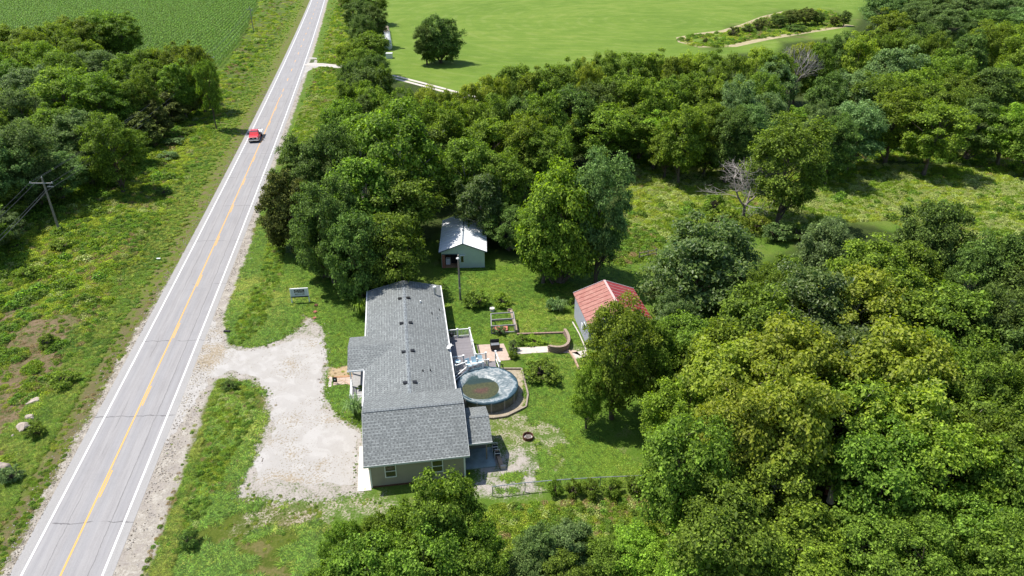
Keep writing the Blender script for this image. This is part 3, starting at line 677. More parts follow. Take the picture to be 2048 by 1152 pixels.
ap = MB().box(-1.15, -.003, -.3, 5.4, -.03, .05).build('garage_apron', M['apron'], None, loc=HO, rot=(0, 0, PSI))
tag(ap, 'pale concrete strip along the garage door side of the house', kind='structure')
dn = MB().box(0, .1, 0, .3, .05, 2.0)

# satellite dish on the east eave
di = empty('satellite_dish', HL(8.25, 15.9, 2.62), PSI); tag(di, 'white satellite dish on the eave above the deck', 'satellite dish')
mb = MB(); mb.lathe([(0, 0), (.2, .02), (.33, .07), (.335, .08), (.2, .035), (0, .015)], 20, (0, 0, 0)); o = mb.build('dish', M['white'], di, smooth=True); o.location = (-.2, 0, .45); o.rotation_euler = (0, -.6, 0)
mb = MB(); mb.tube((-.15, 0, 0), (-.2, 0, .45), .03); mb.tube((-.2, 0, .46), (.2, 0, .62), .015); mb.build('mast', M['steel'], di)

# ------------------------------------------------------------------ deck with rails and stairs
deck = empty('deck', HO, PSI); tag(deck, 'raised grey deck with white railings on the house back side', 'deck')
def boards(name, a0, a1, b0, b1, z, parent, along_b=True):
    k = int((a1-a0)/.145) if along_b else int((b1-b0)/.145)
    me = MB().box(0, .137, 0, (b1-b0) if along_b else .0001+(a1-a0), -.03, 0).mesh(name, M['deck'])
    for i in range(k):
        if along_b: link(name, me, parent, (a0+i*.145, b0, z+.002*(i % 3)))
        else: link(name, me, parent, (a1, b0+i*.145, z+.002*(i % 3)), (0, 0, pi/2))
boards('deck_board', 8.12, 10.62, 15.75, 21.05, .92, deck)
boards('deck_board', 8.12, 11.75, 14.0, 15.7, .92, deck, False)
mb = MB(); mb.box(8.12, 10.62, 15.75, 21.05, .70, .87); mb.box(8.12, 11.7, 14.05, 15.7, .70, .87)
for a0 in (8.3, 10.4):
    for b0 in (14.2, 16.0, 18.4, 20.8): mb.box(a0, a0+.12, b0, b0+.12, 0, .7)
mb.build('deck_frame', M['greywood'], deck)
def railing(p0, p1, parent, z0=.92, z1=None, posts=(True, True), h=.95, bal=True, name='railing'):
    z1 = z0 if z1 is None else z1
    a = Vector((p0[0], p0[1], z0)); b = Vector((p1[0], p1[1], z1)); up = Vector((0, 0, 1)); L = (b-a).length
    MB().beam(a+up*h, b+up*h, .10, .07).build('top_rail', M['white'], parent)
    MB().beam(a+up*.12, b+up*.12, .07, .07).build('bottom_rail', M['white'], parent)
    for f, on in ((0, posts[0]), (1, posts[1])):
        if on:
            q = a.lerp(b, f); m2 = MB(); m2.box(q.x-.07, q.x+.07, q.y-.07, q.y+.07, q.z-.9 if z0 > .5 else 0, q.z+h+.05); m2.box(q.x-.1, q.x+.1, q.y-.1, q.y+.1, q.z+h+.05, q.z+h+.13)
            m2.build('post', M['white'], parent)
    if bal:
        m2 = MB(); n = int(L/.14)
        for i in range(1, n):
            q = a.lerp(b, i/n); m2.box(q.x-.015, q.x+.015, q.y-.015, q.y+.015, q.z+.14, q.z+h-.03)
        o = m2.build('balusters', M['white'], parent); o['kind'] = 'stuff'
railing((8.15, 21.0), (9.25, 21.0), deck, posts=(False, True)); railing((9.25, 21.0), (10.6, 21.0), deck, posts=(False, True))
railing((10.6, 21.0), (10.65, 18.4), deck, posts=(False, True)); railing((10.65, 18.4), (10.7, 15.8), deck, posts=(False, True))
railing((8.15, 15.72), (9.4, 15.72), deck, posts=(False, True)); railing((8.4, 14.1), (9.6, 14.6), deck, posts=(True, True))
railing((9.6, 14.0), (11.3, 14.3), deck, posts=(True, True))
railing((10.7, 15.8), (11.85, 16.5), deck, z0=.92, z1=.5, posts=(False, True)); railing((10.75, 14.9), (11.95, 15.2), deck, z0=.92, z1=.5, posts=(True, True))
railing((12.9, 16.6), (13.1, 14.9), deck, z0=.5, z1=.3, posts=(True, True), bal=False)
boards('stair_tread', 11.95, 12.95, 14.9, 16.3, .48, deck)
for i in range(3):
    MB().box(8.2+i*.06, 9.9, 13.75-i*.32, 14.0-i*.32, .66-i*.2, .70-i*.2).build('stair_tread', M['deck'], deck)
for i, (pa, pb) in enumerate((((8.15, 12.7), (9.7, 14.0)), ((8.15, 12.5), (9.75, 13.9)))):
    MB().beam((pa[0], pa[1], 1.4-.25*i), (pb[0], pb[1], 1.8-.3*i), .08, .06).build('hand_rail', M['white'], deck)

def lawn_chair(loc, rz, label):
    r = empty('deck_chair', loc, rz)
    tag(r, label, 'chair', 'pale lounge chairs on the deck landing')
    MB().box(-.26, .26, -.26, .26, .36, .41).build('seat', M['paleblue'], r)
    m2 = MB(); m2.beam((0, .26, .38), (0, .5, .95), .5, .04); m2.build('backrest', M['paleblue'], r)
    for sx in (-1, 1):
        for sy in (-1, 1): MB().tube((sx*.24, sy*.24, 0), (sx*.24, sy*.24, .37), .02, n=6).build('leg', M['white'], r)
        MB().box(sx*.28-.03, sx*.28+.03, -.26, .34, .58, .61).build('armrest', M['white'], r)
lawn_chair(HL(9.85, 14.75, .95), PSI+.3, 'pale blue lounge chair on the deck, nearest the house wall')
lawn_chair(HL(10.45, 14.95, .95), PSI+.1, 'pale blue lounge chair on the deck, between the other two')
lawn_chair(HL(11.05, 15.1, .95), PSI-.1, 'pale blue lounge chair on the deck, beside the steps post')
pt = empty('round_table', HL(8.75, 15.2, .95)); tag(pt, 'small round glass table at the corner of the deck', 'table')
MB().lathe([(0, .70), (.3, .70), (.3, .73), (0, .73)], 20).build('table_top', M['paleblue'], pt)
MB().tube((0, 0, 0), (0, 0, .7), .03).build('leg', M['steel'], pt)
gr = empty('wheeled_grill', HL(8.55, 20.4, .95)); tag(gr, 'small dark grill on the deck by the far railing', 'grill')
MB().lathe([(0, .5), (.22, .55), (.28, .72), (.2, .9), (0, .95)], 16).build('bowl', M['black'], gr, smooth=True)
for k in range(3): MB().tube((.15*cos(k*2.1), .15*sin(k*2.1), .6), (.28*cos(k*2.1), .28*sin(k*2.1), 0), .02, n=6).build('leg', M['steel'], gr)

# ------------------------------------------------------------------ pool
PC = HL(11.35, 11.35); pool = empty('above_ground_pool', PC, PSI); tag(pool, 'round above-ground pool under a sagging blue cover', 'pool')
mb = MB(); mb.lathe([(3.02, 0), (3.02, 1.16), (2.98, 1.16)], 48)
def wall_mat():
    m, t, b, o = newmat('pool_wall'); g = G(t); n = g.noise(g.obj(), 2.2, 5, .7); n2 = g.noise(g.obj(), 6, 3)
    c = g.ramp(n, (.3, (.10, .10, .08)), (.6, (.19, .19, .15)), (.8, (.26, .24, .19))); g.l(c, b.inputs['Base Color']); b.inputs['Roughness'].default_value = .8; return m
mb.build('wall', wall_mat(), pool, smooth=True)
for k in range(14):
    an = 2*pi*k/14; MB().box(-.06, .06, -.03, .05, 0, 1.16, Matrix.Rotation(an, 4, 'Z') @ Matrix.Translation((0, -3.07, 0))).build('upright', M['greywood'], pool)
def cover_mat():
    m, t, b, o = newmat('pool_cover'); g = G(t); ob = g.obj(); sp = g.n('ShaderNodeSeparateXYZ'); g.l(ob, sp.inputs[0])
    x, y = sp.outputs[0], sp.outputs[1]
    n = g.noise(ob, .75, 5, .6, dist=.8); nf = g.noise(ob, 4, 5, .7); wv = g.noise(ob, 1.6, 5, .65, dist=1.2)
    r = g.math('SQRT', g.math('ADD', g.math('MULTIPLY', x, x), g.math('MULTIPLY', y, y)))
    base = g.ramp(nf, (.3, (.030, .065, .085)), (.7, (.06, .105, .13)))
    sky_film = g.ramp(wv, (.35, (.085, .12, .13)), (.5, (.20, .235, .245)), (.64, (.43, .44, .42)))
    teal = g.ramp(nf, (.3, (.020, .045, .045)), (.7, (.045, .085, .08)))
    # pale bleached wet patch with sky reflection painted in, middle to right
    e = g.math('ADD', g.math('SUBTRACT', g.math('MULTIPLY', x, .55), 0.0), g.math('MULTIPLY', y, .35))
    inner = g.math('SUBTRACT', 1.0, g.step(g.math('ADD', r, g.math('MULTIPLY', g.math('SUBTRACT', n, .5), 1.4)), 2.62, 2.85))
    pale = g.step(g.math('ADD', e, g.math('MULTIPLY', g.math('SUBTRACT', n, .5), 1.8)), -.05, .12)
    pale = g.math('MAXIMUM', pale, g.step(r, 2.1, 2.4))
    c = g.mix(inner, base, g.mix(pale, teal, sky_film))
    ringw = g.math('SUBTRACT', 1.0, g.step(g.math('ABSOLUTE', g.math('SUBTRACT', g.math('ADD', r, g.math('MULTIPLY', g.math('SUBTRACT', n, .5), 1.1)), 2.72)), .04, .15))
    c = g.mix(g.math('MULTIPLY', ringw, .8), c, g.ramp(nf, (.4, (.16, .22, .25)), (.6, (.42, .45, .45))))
    g.l(c, b.inputs['Base Color']); b.inputs['Roughness'].default_value = .35; b.inputs['Specular IOR Level'].default_value = .45
    g.bump(g.math('ADD', n, g.math('MULTIPLY', nf, .3)), .5, .06, b); return m
NR, NA = 18, 72; vs = []
for i in range(NR+1):
    r = 3.08*i/NR
    for k in range(NA):
        an = 2*pi*k/NA; x, y = r*cos(an), r*sin(an)
        r2 = math.hypot(x+.75, (y+.35)*1.05); zz = 1.22-.42*max(0, 1-(r2/2.5)**2)*min(1, (3.08-r)*2)+.05*float(fbm(x+9, y+3, .9, 4)-.5)+ (.02*sin(an*14) if i > NR-3 else 0)
        vs.append((x, y, zz))
skirt = [(3.10*cos(2*pi*k/NA), 3.10*sin(2*pi*k/NA), 1.06-.05*float(fbm(k*.4, 0, 1, 3))) for k in range(NA)]
vs += skirt; fs = [(i*NA+k, i*NA+(k+1) % NA, (i+1)*NA+(k+1) % NA, (i+1)*NA+k) for i in range(NR+1) for k in range(NA)]
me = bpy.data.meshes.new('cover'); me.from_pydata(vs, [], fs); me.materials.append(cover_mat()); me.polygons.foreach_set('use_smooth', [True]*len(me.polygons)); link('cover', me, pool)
def puddle_mat():
    m, t, b, o = newmat('algae_water'); g = G(t); ob = g.obj(); n = g.noise(ob, 1.3, 5, .65); nf = g.noise(ob, 6, 5, .75)
    sp = g.n('ShaderNodeSeparateXYZ'); g.l(ob, sp.inputs[0]); x = g.math('ADD', sp.outputs[0], .75); y = g.math('ADD', sp.outputs[1], .7)
    r = g.math('SQRT', g.math('ADD', g.math('MULTIPLY', x, g.math('MULTIPLY', x, .45)), g.math('MULTIPLY', y, y)))
    r = g.math('ADD', r, g.math('MULTIPLY', g.math('SUBTRACT', n, .5), 1.1))
    grn = g.ramp(nf, (.35, (.030, .036, .016)), (.65, (.105, .105, .04))); brn = g.ramp(nf, (.35, (.055, .032, .022)), (.6, (.13, .07, .045)), (.72, (.26, .15, .10)))
    c = g.mix(g.math('SUBTRACT', 1.0, g.step(r, .15, .75)), grn, brn)
    c = g.mix(g.step(g.math('ADD', y, g.math('MULTIPLY', g.math('SUBTRACT', n, .5), 1.0)), 1.05, 1.4), c, g.ramp(nf, (.3, (.018, .035, .032)), (.7, (.04, .065, .055))))
    g.l(c, b.inputs['Base Color']); b.inputs['Roughness'].default_value = .28; b.inputs['Specular IOR Level'].default_value = .4; return m
pp = []
for k in range(60):
    an = 2*pi*k/60; rr = 1.85; pp.append((-.75+rr*cos(an), -.35+rr*sin(an), 1.03))
mb = MB(); mb.face(pp); o = mb.build('standing_water', puddle_mat(), pool)
# timber border and gravel round the pool
bd = [(1003, 739), (1043, 739), (1056, 790), (1052, 815), (1013, 834), (985, 838), (965, 836)]
bp = pxs([(985, 738)]+bd+[(935, 815), (925, 760)])
def border_mat():
    m, t, b, o = newmat('pea_gravel'); g = G(t); pos = g.pos(); n = g.noise(pos, 2.5, 5, .7); n4 = g.noise(pos, 18, 3, .7)
    c = g.ramp(g.math('ADD', g.math('MULTIPLY', n, .5), g.math('MULTIPLY', n4, .5)), (.35, (.14, .13, .05)), (.5, (.34, .28, .2)), (.65, (.48, .42, .32))); g.l(c, b.inputs['Base Color']); b.inputs['Roughness'].default_value = .95; return m
M['pea'] = border_mat()
tag(sheet('pool_gravel', bp, M['pea'], .012), 'tan gravel bed around the pool', kind='structure')
tl = ['at its far end', 'down its right side', 'at its right corner', 'curving towards the annex', 'nearest the annex', 'beside the annex wall']
for i in range(len(bd)-1):
    a, b2 = P(*bd[i]), P(*bd[i+1]); mb = MB(); mb.beam((0, 0, .1), (b2-a)*.985+Vector((0, 0, .1)), .16, .2)
    tag(mb.build('landscape_timber', M['timber'], None, loc=a), 'weathered timber edging the pool gravel, '+tl[i], 'timber', 'timbers edging the pool gravel')

# ------------------------------------------------------------------ yard: patio, walks, walls, frames
pv = sheet('patio', [HL(11.35, 17.05).xy, HL(14.6, 16.9).xy, HL(14.3, 20.2).xy, HL(11.3, 20.4).xy], M['concrete_pink'], .03); tag(pv, 'pinkish concrete patio below the deck', kind='structure')
wk = sheet('garden_walk', [HL(15.1, 17.9).xy, HL(18.9, 17.75).xy, HL(19.1, 18.9).xy, HL(15.2, 19.2).xy], M['concrete'], .03); tag(wk, 'pale concrete path from the patio to the retaining wall', kind='structure')
wk = sheet('path_bend', [HL(18.95, 17.75).xy, HL(21.6, 17.1).xy, HL(22.3, 16.4).xy, HL(22.0, 17.6).xy, HL(20.0, 18.3).xy, HL(19.0, 18.85).xy], M['concrete_pink'], .03); tag(wk, 'tan paved bend of the path under the curved wall', kind='structure')
wk = sheet('path_end', pxs([(1142, 706), (1172, 700), (1176, 711), (1150, 719)]), M['concrete'], .03); tag(wk, 'pale concrete path piece leading to the red-roofed shed', kind='structure')
def curb(pts, w, h, mat, label, name='garden_curb', cat='curb', group=None):
    p0 = Vector((*pts[0], 0)); mb = MB()
    for a, b2 in zip(pts, pts[1:]):
        mb.beam(Vector((*a, h/2))-p0, Vector((*b2, h/2))-p0, w, h)
    o = mb.build(name, mat, None, loc=p0); tag(o, label, cat, group); return o
curb(pxs([(1138, 703), (1150, 722), (1163, 752), (1168, 760)]), .18, .22, M['tan_timber'], 'tan timber curb running down from the retaining wall', 'garden_curb')
curb(pxs([(1145, 645), (1158, 668), (1172, 700)]), .12, .12, M['concrete'], 'thin pale curb along the grass beside the red-roofed shed')
curb(pxs([(1022, 625), (1034, 665)]), .3, .35, M['blocktop'], 'tan block edging beside the garden frame')
curb(pxs([(1034, 670), (1128, 667)]), .2, .22, M['block'], 'low tan wall along the planting bed')
curb(pxs([(656, 752), (668, 757), (690, 764), (708, 776), (717, 790), (720, 806)]), .10, .08, M['tan_timber'], 'thin curved edging of the bed by the front porch')
curb(pxs([(993, 905), (1003, 935)]), .32, .3, M['tan_timber'], 'tan timber lying beside the annex slab', 'landscape_beam', 'timber')
# retaining wall: curved courses of blocks
rw = empty('retaining_wall', P(1133, 700)); tag(rw, 'curved stacked-block retaining wall at the path bend', 'wall')
blk = MB().box(-.19, .19, -.11, .11, 0, .145).mesh('block', M['block']); cap = MB().box(-.2, .2, -.15, .15, 0, .07).mesh('cap_stone', M['blocktop'])
base = P(1133, 700)
cpts = []
for t in np.linspace(0, 1, 60):
    # from path side (1097,692) round to (1133,684) and back to (1128,667)
    p0, p1, p2, p3 = P(1096, 702), P(1126, 712), P(1152, 700), P(1128, 668)
    cpts.append(p0*(1-t)**3+p1*3*t*(1-t)**2+p2*3*t*t*(1-t)+p3*t**3)
cum = [0]
for a, b2 in zip(cpts, cpts[1:]): cum.append(cum[-1]+(b2-a).length)
def along(c, s):
    i = min(len(c)-2, max(0, int(np.searchsorted(cum, s))-1)); f = (s-cum[i])/max(1e-6, cum[i+1]-cum[i]); return c[i].lerp(c[i+1], f), (c[i+1]-c[i])
for course in range(6):
    s = .2 + (.2 if course % 2 else 0)
    while s < cum[-1]-.2:
        p, d = along(cpts, s)
        q = p-base; me_, zz = (blk, course*.15) if course < 5 else (cap, .75)
        link('block' if course < 5 else 'cap_stone', me_, rw, (q.x, q.y, zz), (0, 0, math.atan2(d.y, d.x)+random.Random(int(s*100)+course).uniform(-.04, .04))); s += .405
# garden frame: weathered timber pergola-like raised bed
fr = empty('garden_frame', P(983, 668)); tag(fr, 'grey timber garden frame with open rails over a red bed', 'garden frame')
f0 = P(985, 668); f1 = P(1032, 665); f2 = P(1029, 640); f3 = P(984, 643)
C4 = [v-f0+Vector((0, 0, 0)) for v in (f0, f1, f2, f3)]
for i, c in enumerate(C4):
    MB().box(c.x-.06, c.x+.06, c.y-.06, c.y+.06, 0, 1.1).build('post', M['greywood'], fr)
for i in range(4):
    a, b2 = C4[i], C4[(i+1) % 4]
    for zz in (.12, 1.05): MB().beam(a+Vector((0, 0, zz)), b2+Vector((0, 0, zz)), .08, .12).build('rail', M['greywood'], fr)
a, b2 = C4[0].lerp(C4[3], .5), C4[1].lerp(C4[2], .5)
for zz in (.12, 1.05): MB().beam(a+Vector((0, 0, zz)), b2+Vector((0, 0, zz)), .08, .12).build('rail', M['greywood'], fr)
q = [C4[0].lerp(C4[1], .08)+Vector((0, .15, 0)), C4[0].lerp(C4[1], .68)+Vector((0, .15, 0)), C4[0].lerp(C4[1], .68)+Vector((0, 1.05, 0)), C4[0].lerp(C4[1], .08)+Vector((0, 1.05, 0))]
mb = MB(); mb.face([(p.x, p.y, .30) for p in q]); 
for i in range(4): a, b2 = q[i], q[(i+1) % 4]; mb.face([(a.x, a.y, 0), (b2.x, b2.y, 0), (b2.x, b2.y, .30), (a.x, a.y, .30)])
mb.build('red_bed', M['redwood'], fr)
# front pavers
pv = empty('paver_walk', HL(-4.1, 15.2), PSI); tag(pv, 'short walk of square pavers from the driveway to the porch', 'walkway')
pm = MB().box(-.29, .29, -.29, .29, 0, .06).mesh('paver', M['concrete_pink'])
pm2 = MB().box(-.24, .24, -.14, .14, 0, .06).mesh('paver', M['concrete'])
rr = random.Random(5)
for i in range(4):
    for j in range(2): link('paver', pm, pv, (.3+i*.61+rr.uniform(-.02, .02), .3+j*.61+rr.uniform(-.02, .02), 0), (0, 0, rr.uniform(-.05, .05)))
for j in range(5): link('paver', pm2, pv, (-.28+rr.uniform(-.03, .03), .05+j*.3, 0), (0, 0, pi/2+rr.uniform(-.1, .1)))
MB().box(-.6, 2.3, 1.3, 1.6, -.02, .04).build('dirt_strip', M['orange_dirt'], pv)
# black grill on patio
gl = empty('patio_grill', P(990, 699), PSI); tag(gl, 'black box grill with open lid on the pinkish patio', 'grill')
MB().box(-.5, .5, -.32, .32, .25, .75).build('box', M['black'], gl); MB().box(-.45, .45, -.26, .26, .752, .76).build('grate', M['steel'], gl)
MB().box(-.5, .5, .30, .36, .75, 1.15).build('lid', M['black'], gl)
for sx in (-.45, .4):
    for sy in (-.28, .24): MB().box(sx, sx+.05, sy, sy+.05, .0, .25).build('leg', M['black'], gl)
# fire ring
fi = empty('fire_ring', P(1056, 876)); tag(fi, 'rusty metal fire ring with ashes on the patchy back lawn', 'fire ring')
mb = MB(); mb.lathe([(.50, 0), (.50, .33), (.46, .33), (.46, .04)], 22); mb.build('ring', M['rust'], fi, smooth=False)
MB().lathe([(0, .10), (.2, .12), (.45, .05)], 14).build('ashes', plain('ash', (.45, .42, .40), .95, .35, 6), fi)
for k in range(4): MB().tube((-.3+.15*k, -.2, .13), (-.1+.1*k, .25, .18), .05, n=6).build('log', M['pole'], fi)
# barrel / white lid by shrubs, planter ring
mb = MB(); mb.lathe([(.0, .4), (.3, .42), (.32, .38), (.28, 0)], 18); tag(mb.build('planter_tub', M['apron'], None, loc=P(984.5, 622)), 'pale round tub beside the garden shrubs', 'tub')
mb = MB(); mb.lathe([(.26, 0), (.30, .32), (.24, .32), (.22, .12), (0, .1)], 18); tag(mb.build('stone_ring_pot', M['blocktop'], None, loc=P(1020, 624)), 'tan round pot at the head of the block edging', 'pot')
# chairs by the annex
def wire_chair(loc, rz, lab):
    r = empty('patio_chair', loc, rz); tag(r, lab, 'chair', 'white chairs beside the annex')
    MB().box(-.25, .25, -.25, .25, .40, .44).build('seat', M['dark'], r); mb = MB(); mb.box(-.26, .26, .24, .28, .44, .92); mb.build('backrest', M['dark'], r)
    for sx in (-1, 1):
        MB().box(sx*.27-.02, sx*.27+.02, -.26, .28, .62, .66).build('armrest', M['white'], r)
        for sy in (-1, 1): MB().box(sx*.26-.02, sx*.26+.02, sy*.25-.02, sy*.25+.02, 0, .64 if sy < 0 else .92).build('leg', M['white'], r)
wire_chair(HL(10.95, 3.0, 0), PSI+pi/2, 'white-framed patio chair beside the annex, farther from the garage')
wire_chair(HL(11.05, 2.1, 0), PSI+pi/2, 'white-framed patio chair beside the annex, nearer the slab corner')
pile = MB(); pile.box(0, .45, 0, .25, 0, .3); tag(pile.build('concrete_block', M['concrete'], None, loc=P(1001, 938)), 'pale concrete block at the end of the tan timber', 'block')
# yard box and stake sign
ys = empty('yard_sign', P(671, 768)); tag(ys, 'small black yard sign on the green grass by the porch bed', 'sign')
MB().box(-.22, .22, -.03, .03, .25, .85).build('board', M['black'], ys); MB().box(-.07, .07, -.034, -.0305, .5, .66).build('emblem', M['white'], ys)
for sx in (-.2, .17): MB().box(sx, sx+.03, -.015, .015, 0, .25).build('stake', M['black'], ys)
for (px, py, sz, lab) in ((632, 612, .6, 'dark rusty plate lying near the white roadside sign'), (630, 625, .55, 'broken brick chunk below the rusty plate'), (629, 637, .5, 'dark brick chunk nearest the gravel drive')):
    mb = MB(); mb.box(-.3*sz, .4*sz, -.3*sz, .3*sz, 0, .3*sz, Matrix.Rotation(.5+px*.3, 4, 'Z') @ Matrix.Rotation(.18, 4, 'X')); tag(mb.build('scrap_piece', M['rust'] if sz == .6 else M['brick'], None, loc=P(px, py)), lab, 'scrap')
mb = MB(); mb.box(-.35, .35, -.14, .14, 0, .2); tag(mb.build('rubber_block', M['tyre'], None, loc=P(454, 664)), 'short black block at the corner of the gravel shoulder', 'block')
mb = MB(); mb.box(-.25, .25, -.12, .12, .0, .1); tag(mb.build('litter_bag', M['white'], None, loc=P(318, 521)+Vector((0, 0, .25))), 'scrap of white litter in the weeds left of the road', 'litter')

# ------------------------------------------------------------------ sign with lettering
sg = empty('roadside_sign', P(583.5, 606), radians(7)); tag(sg, 'white business sign on two posts standing on the front lawn', 'sign')
W = 2.2
for x0 in (0.0, W-.11): MB().box(x0, x0+.11, -.05, .06, 0, 2.0).build('post', M['white'], sg)
MB().box(.115, W-.115, -.03, .03, .82, 1.88).build('board', plain('sign_board', (.52, .55, .58), .5, .04), sg)
MB().box(.10, W-.10, -.06, .08, 1.89, 2.0).build('top_trim', M['white'], sg)
MB().box(.05, W-.05, -.07, -.035, .76, .90).build('planter_edge', M['black'], sg)
MB().box(.5, 1.72, -.036, -.032, 1.38, 1.82).build('name_panel', M['black'], sg)
def text(s, x, z, size, mat, name='lettering', y=-.042, sx=1):
    cu = bpy.data.curves.new(name, 'FONT'); cu.body = s; cu.size = size; cu.extrude = .002
    t = bpy.data.objects.new(name, cu); me = bpy.data.meshes.new_from_object(t); bpy.data.objects.remove(t)
    me.materials.clear(); me.materials.append(mat); o = link(name, me, sg, (x, y, z), (pi/2, 0, 0)); o.scale = (sx, 1, 1); return o
text('G', .56, 1.40, .50, M['white'], y=-.045); text('RUDELL', .98, 1.64, .17, M['white']); text('MOTION', .98, 1.44, .17, M['white'])
text('865-6188', .56, 1.08, .30, M['black'], y=-.034)

# ------------------------------------------------------------------ sheds
def gable_shed(name, O, yaw, wdt, ln, he, hr, wall, roofm, over, label, cat):
    r = empty(name, O, yaw); tag(r, label, cat)
    mb = MB(); mb.box(0, wdt, 0, ln, 0, he)
    for b0 in (0, ln): mb.face([(0, b0, he), (wdt, b0, he), (wdt/2, b0, hr-.05)][::(1 if b0 == 0 else -1)])
    return r, mb
# white-roofed workshop
O = P(884, 536.5); wyaw = math.atan2((P(972, 535)-O).y, (P(972, 535)-O).x)
ws = empty('workshop', O, wyaw); tag(ws, 'pale green workshop with a white metal roof and open bay', 'workshop')
wl, ww, he, hr = 10.0, 5.75, 2.55, 3.75
mb = MB()  # walls with an open bay at the left of the front
mb.box(2.15, ww, 0, .12, 0, he); mb.box(0, .12, .1, wl, 0, he); mb.box(ww-.12, ww, .13, wl-.13, 0, he); mb.box(0, ww, wl-.12, wl, 0, he); mb.box(0, 2.14, 0, .12, 2.1, he)
mb.face([(0, 0, he), (ww, 0, he), (ww/2, 0, hr-.06)]); mb.face([(ww, wl, he), (0, wl, he), (ww/2, wl, hr-.06)])
mb.build('wall', M['green_siding'], ws)
mb = MB()
for k in range(14): mb.box(2.25+k*.26, 2.27+k*.26, -.018, -.001, .05, he+.2)
o = mb.build('siding_rib', M['green_siding'], ws); o['kind'] = 'stuff'
MB().box(.12, 2.1, 3.2, 3.3, 0, 2.4).build('inner_wall', M['orange_dirt'], ws); MB().box(.12, ww-.12, .13, wl-.13, .0, .03).build('floor', M['orange_dirt'], ws)
MB().box(.05, .45, .05, .15, 0, 2.1).build('open_door', M['brick'], ws); MB().box(1.2, 2.05, 1.4, 2.4, 0, 1.3).build('workbench', M['dark'], ws); MB().box(.5, 1.1, 1.0, 1.5, 0, .9).build('cabinet', M['white'], ws)
MB().box(.1, 2.12, -.02, .0, 2.02, 2.14).build('bay_header', M['bluegrey'], ws); MB().box(2.1, 2.2, -.03, .0, 0, 2.1).build('bay_jamb', M['bluegrey'], ws)
wf = MB(); wf.box(2.55, 3.0, -.05, -.001, .85, 1.85); wf = wf.build('window', M['white'], ws); MB().box(2.6, 2.95, -.06, -.051, .9, 1.8).build('pane', M['glass'], wf)
MB().box(2.45, 3.15, -.25, -.05, 1.88, 1.93).build('window_hood', M['white'], ws)
nrib = 12; pl = (wl+.6)/nrib
for sd_, (x0, x1) in ((0, (-.32, ww/2)), (1, (ww+.32, ww/2))):
    for k in range(nrib):
        b0 = -.3+k*pl; z0 = he-.06; z1 = hr
        mb = MB(); sl = (z1-z0)/(x1-x0)
        A = Vector((x0, b0, z0)); B = Vector((x0, b0+pl-.02, z0)); Cc = Vector((x1, b0+pl-.02, z1)); D = Vector((x1, b0, z1))
        mb.face([A, B, Cc, D] if sd_ else [A, D, Cc, B]); up = Vector((0, 0, .035))
        mb.face([B, B+up, Cc+up, Cc]); mb.face([B+up, B+up+Vector((0, .02, 0)), Cc+up+Vector((0, .02, 0)), Cc+up]); mb.face([A-up*2, A, B, B-up*2])
        mb.build('roof_panel', M['white_metal'], ws)
mb = MB(); mb.beam((ww/2, -.32, hr+.03), (ww/2, wl+.3, hr+.03), .14, .04); mb.build('ridge_cap', M['bluegrey'], ws)
mb = MB(); mb.beam((-.32, -.32, he-.1), (ww/2, -.32, hr-.03), .04, .13); mb.beam((ww/2, -.32, hr-.03), (ww+.32, -.32, he-.1), .04, .13); mb.build('rake_board', M['bluegrey'], ws)
MB().box(-.3, -.02, 4, 4.6, 1.9, 2.3).build('vent_box', M['white'], ws)

# red-roofed shed
c0 = P(1148, 589, 3.3); c1 = P(1173, 643, 3.3); yaw = math.atan2((c0-c1).x*-1, (c0-c1).y)
rs = empty('red_roof_shed', (c1.x+.12, c1.y-.6, 0), yaw); tag(rs, 'pale grey shed with a red ribbed metal roof', 'shed')
RW, RL, RE, RR = 7.3, 7.2, 3.2, 4.6
# widths measured between eaves
mb = MB(); mb.box(.2, RW-.2, .2, RL-.2, 0, RE-.05); mb.face([(.2, .2, RE-.05), (RW-.2, .2, RE-.05), (RW/2, .2, RR-.1)]); mb.face([(RW-.2, RL-.2, RE-.05), (.2, RL-.2, RE-.05), (RW/2, RL-.2, RR-.1)])
mb.build('wall', M['lav'], rs)
mb = MB()
for k in range(24): mb.box(.18, .199, .35+k*.28, .38+k*.28, .05, RE-.1)
o = mb.build('siding_rib', M['lav'], rs); o['kind'] = 'stuff'
def redroof(sunburn):
    m, t, b, o = newmat('red_roof_'+('faded' if sunburn else 'deep')); g = G(t); ob = g.obj(); n = g.noise(ob, 2.2, 5, .75); 
    mp = g.n('ShaderNodeMapping'); mp.inputs['Scale'].default_value = (1.2, 7, 1); g.l(ob, mp.inputs[0]); n2 = g.noise(mp.outputs[0], 1.6, 5, .8)
    if sunburn: c = g.ramp(g.math('ADD', g.math('MULTIPLY', n, .35), g.math('MULTIPLY', n2, .65)), (.38, (.25, .075, .06)), (.5, (.36, .155, .125)), (.64, (.45, .25, .20)))
    else: c = g.ramp(n, (.35, (.24, .025, .03)), (.6, (.31, .045, .045)), (.75, (.36, .10, .09)))
    g.l(c, b.inputs['Base Color']); b.inputs['Roughness'].default_value = .5; return m
mA, mB_ = redroof(True), redroof(False); N = 9; pl = RL/N
ribm = plain('pale_rib', (.62, .42, .40), .5, .1)
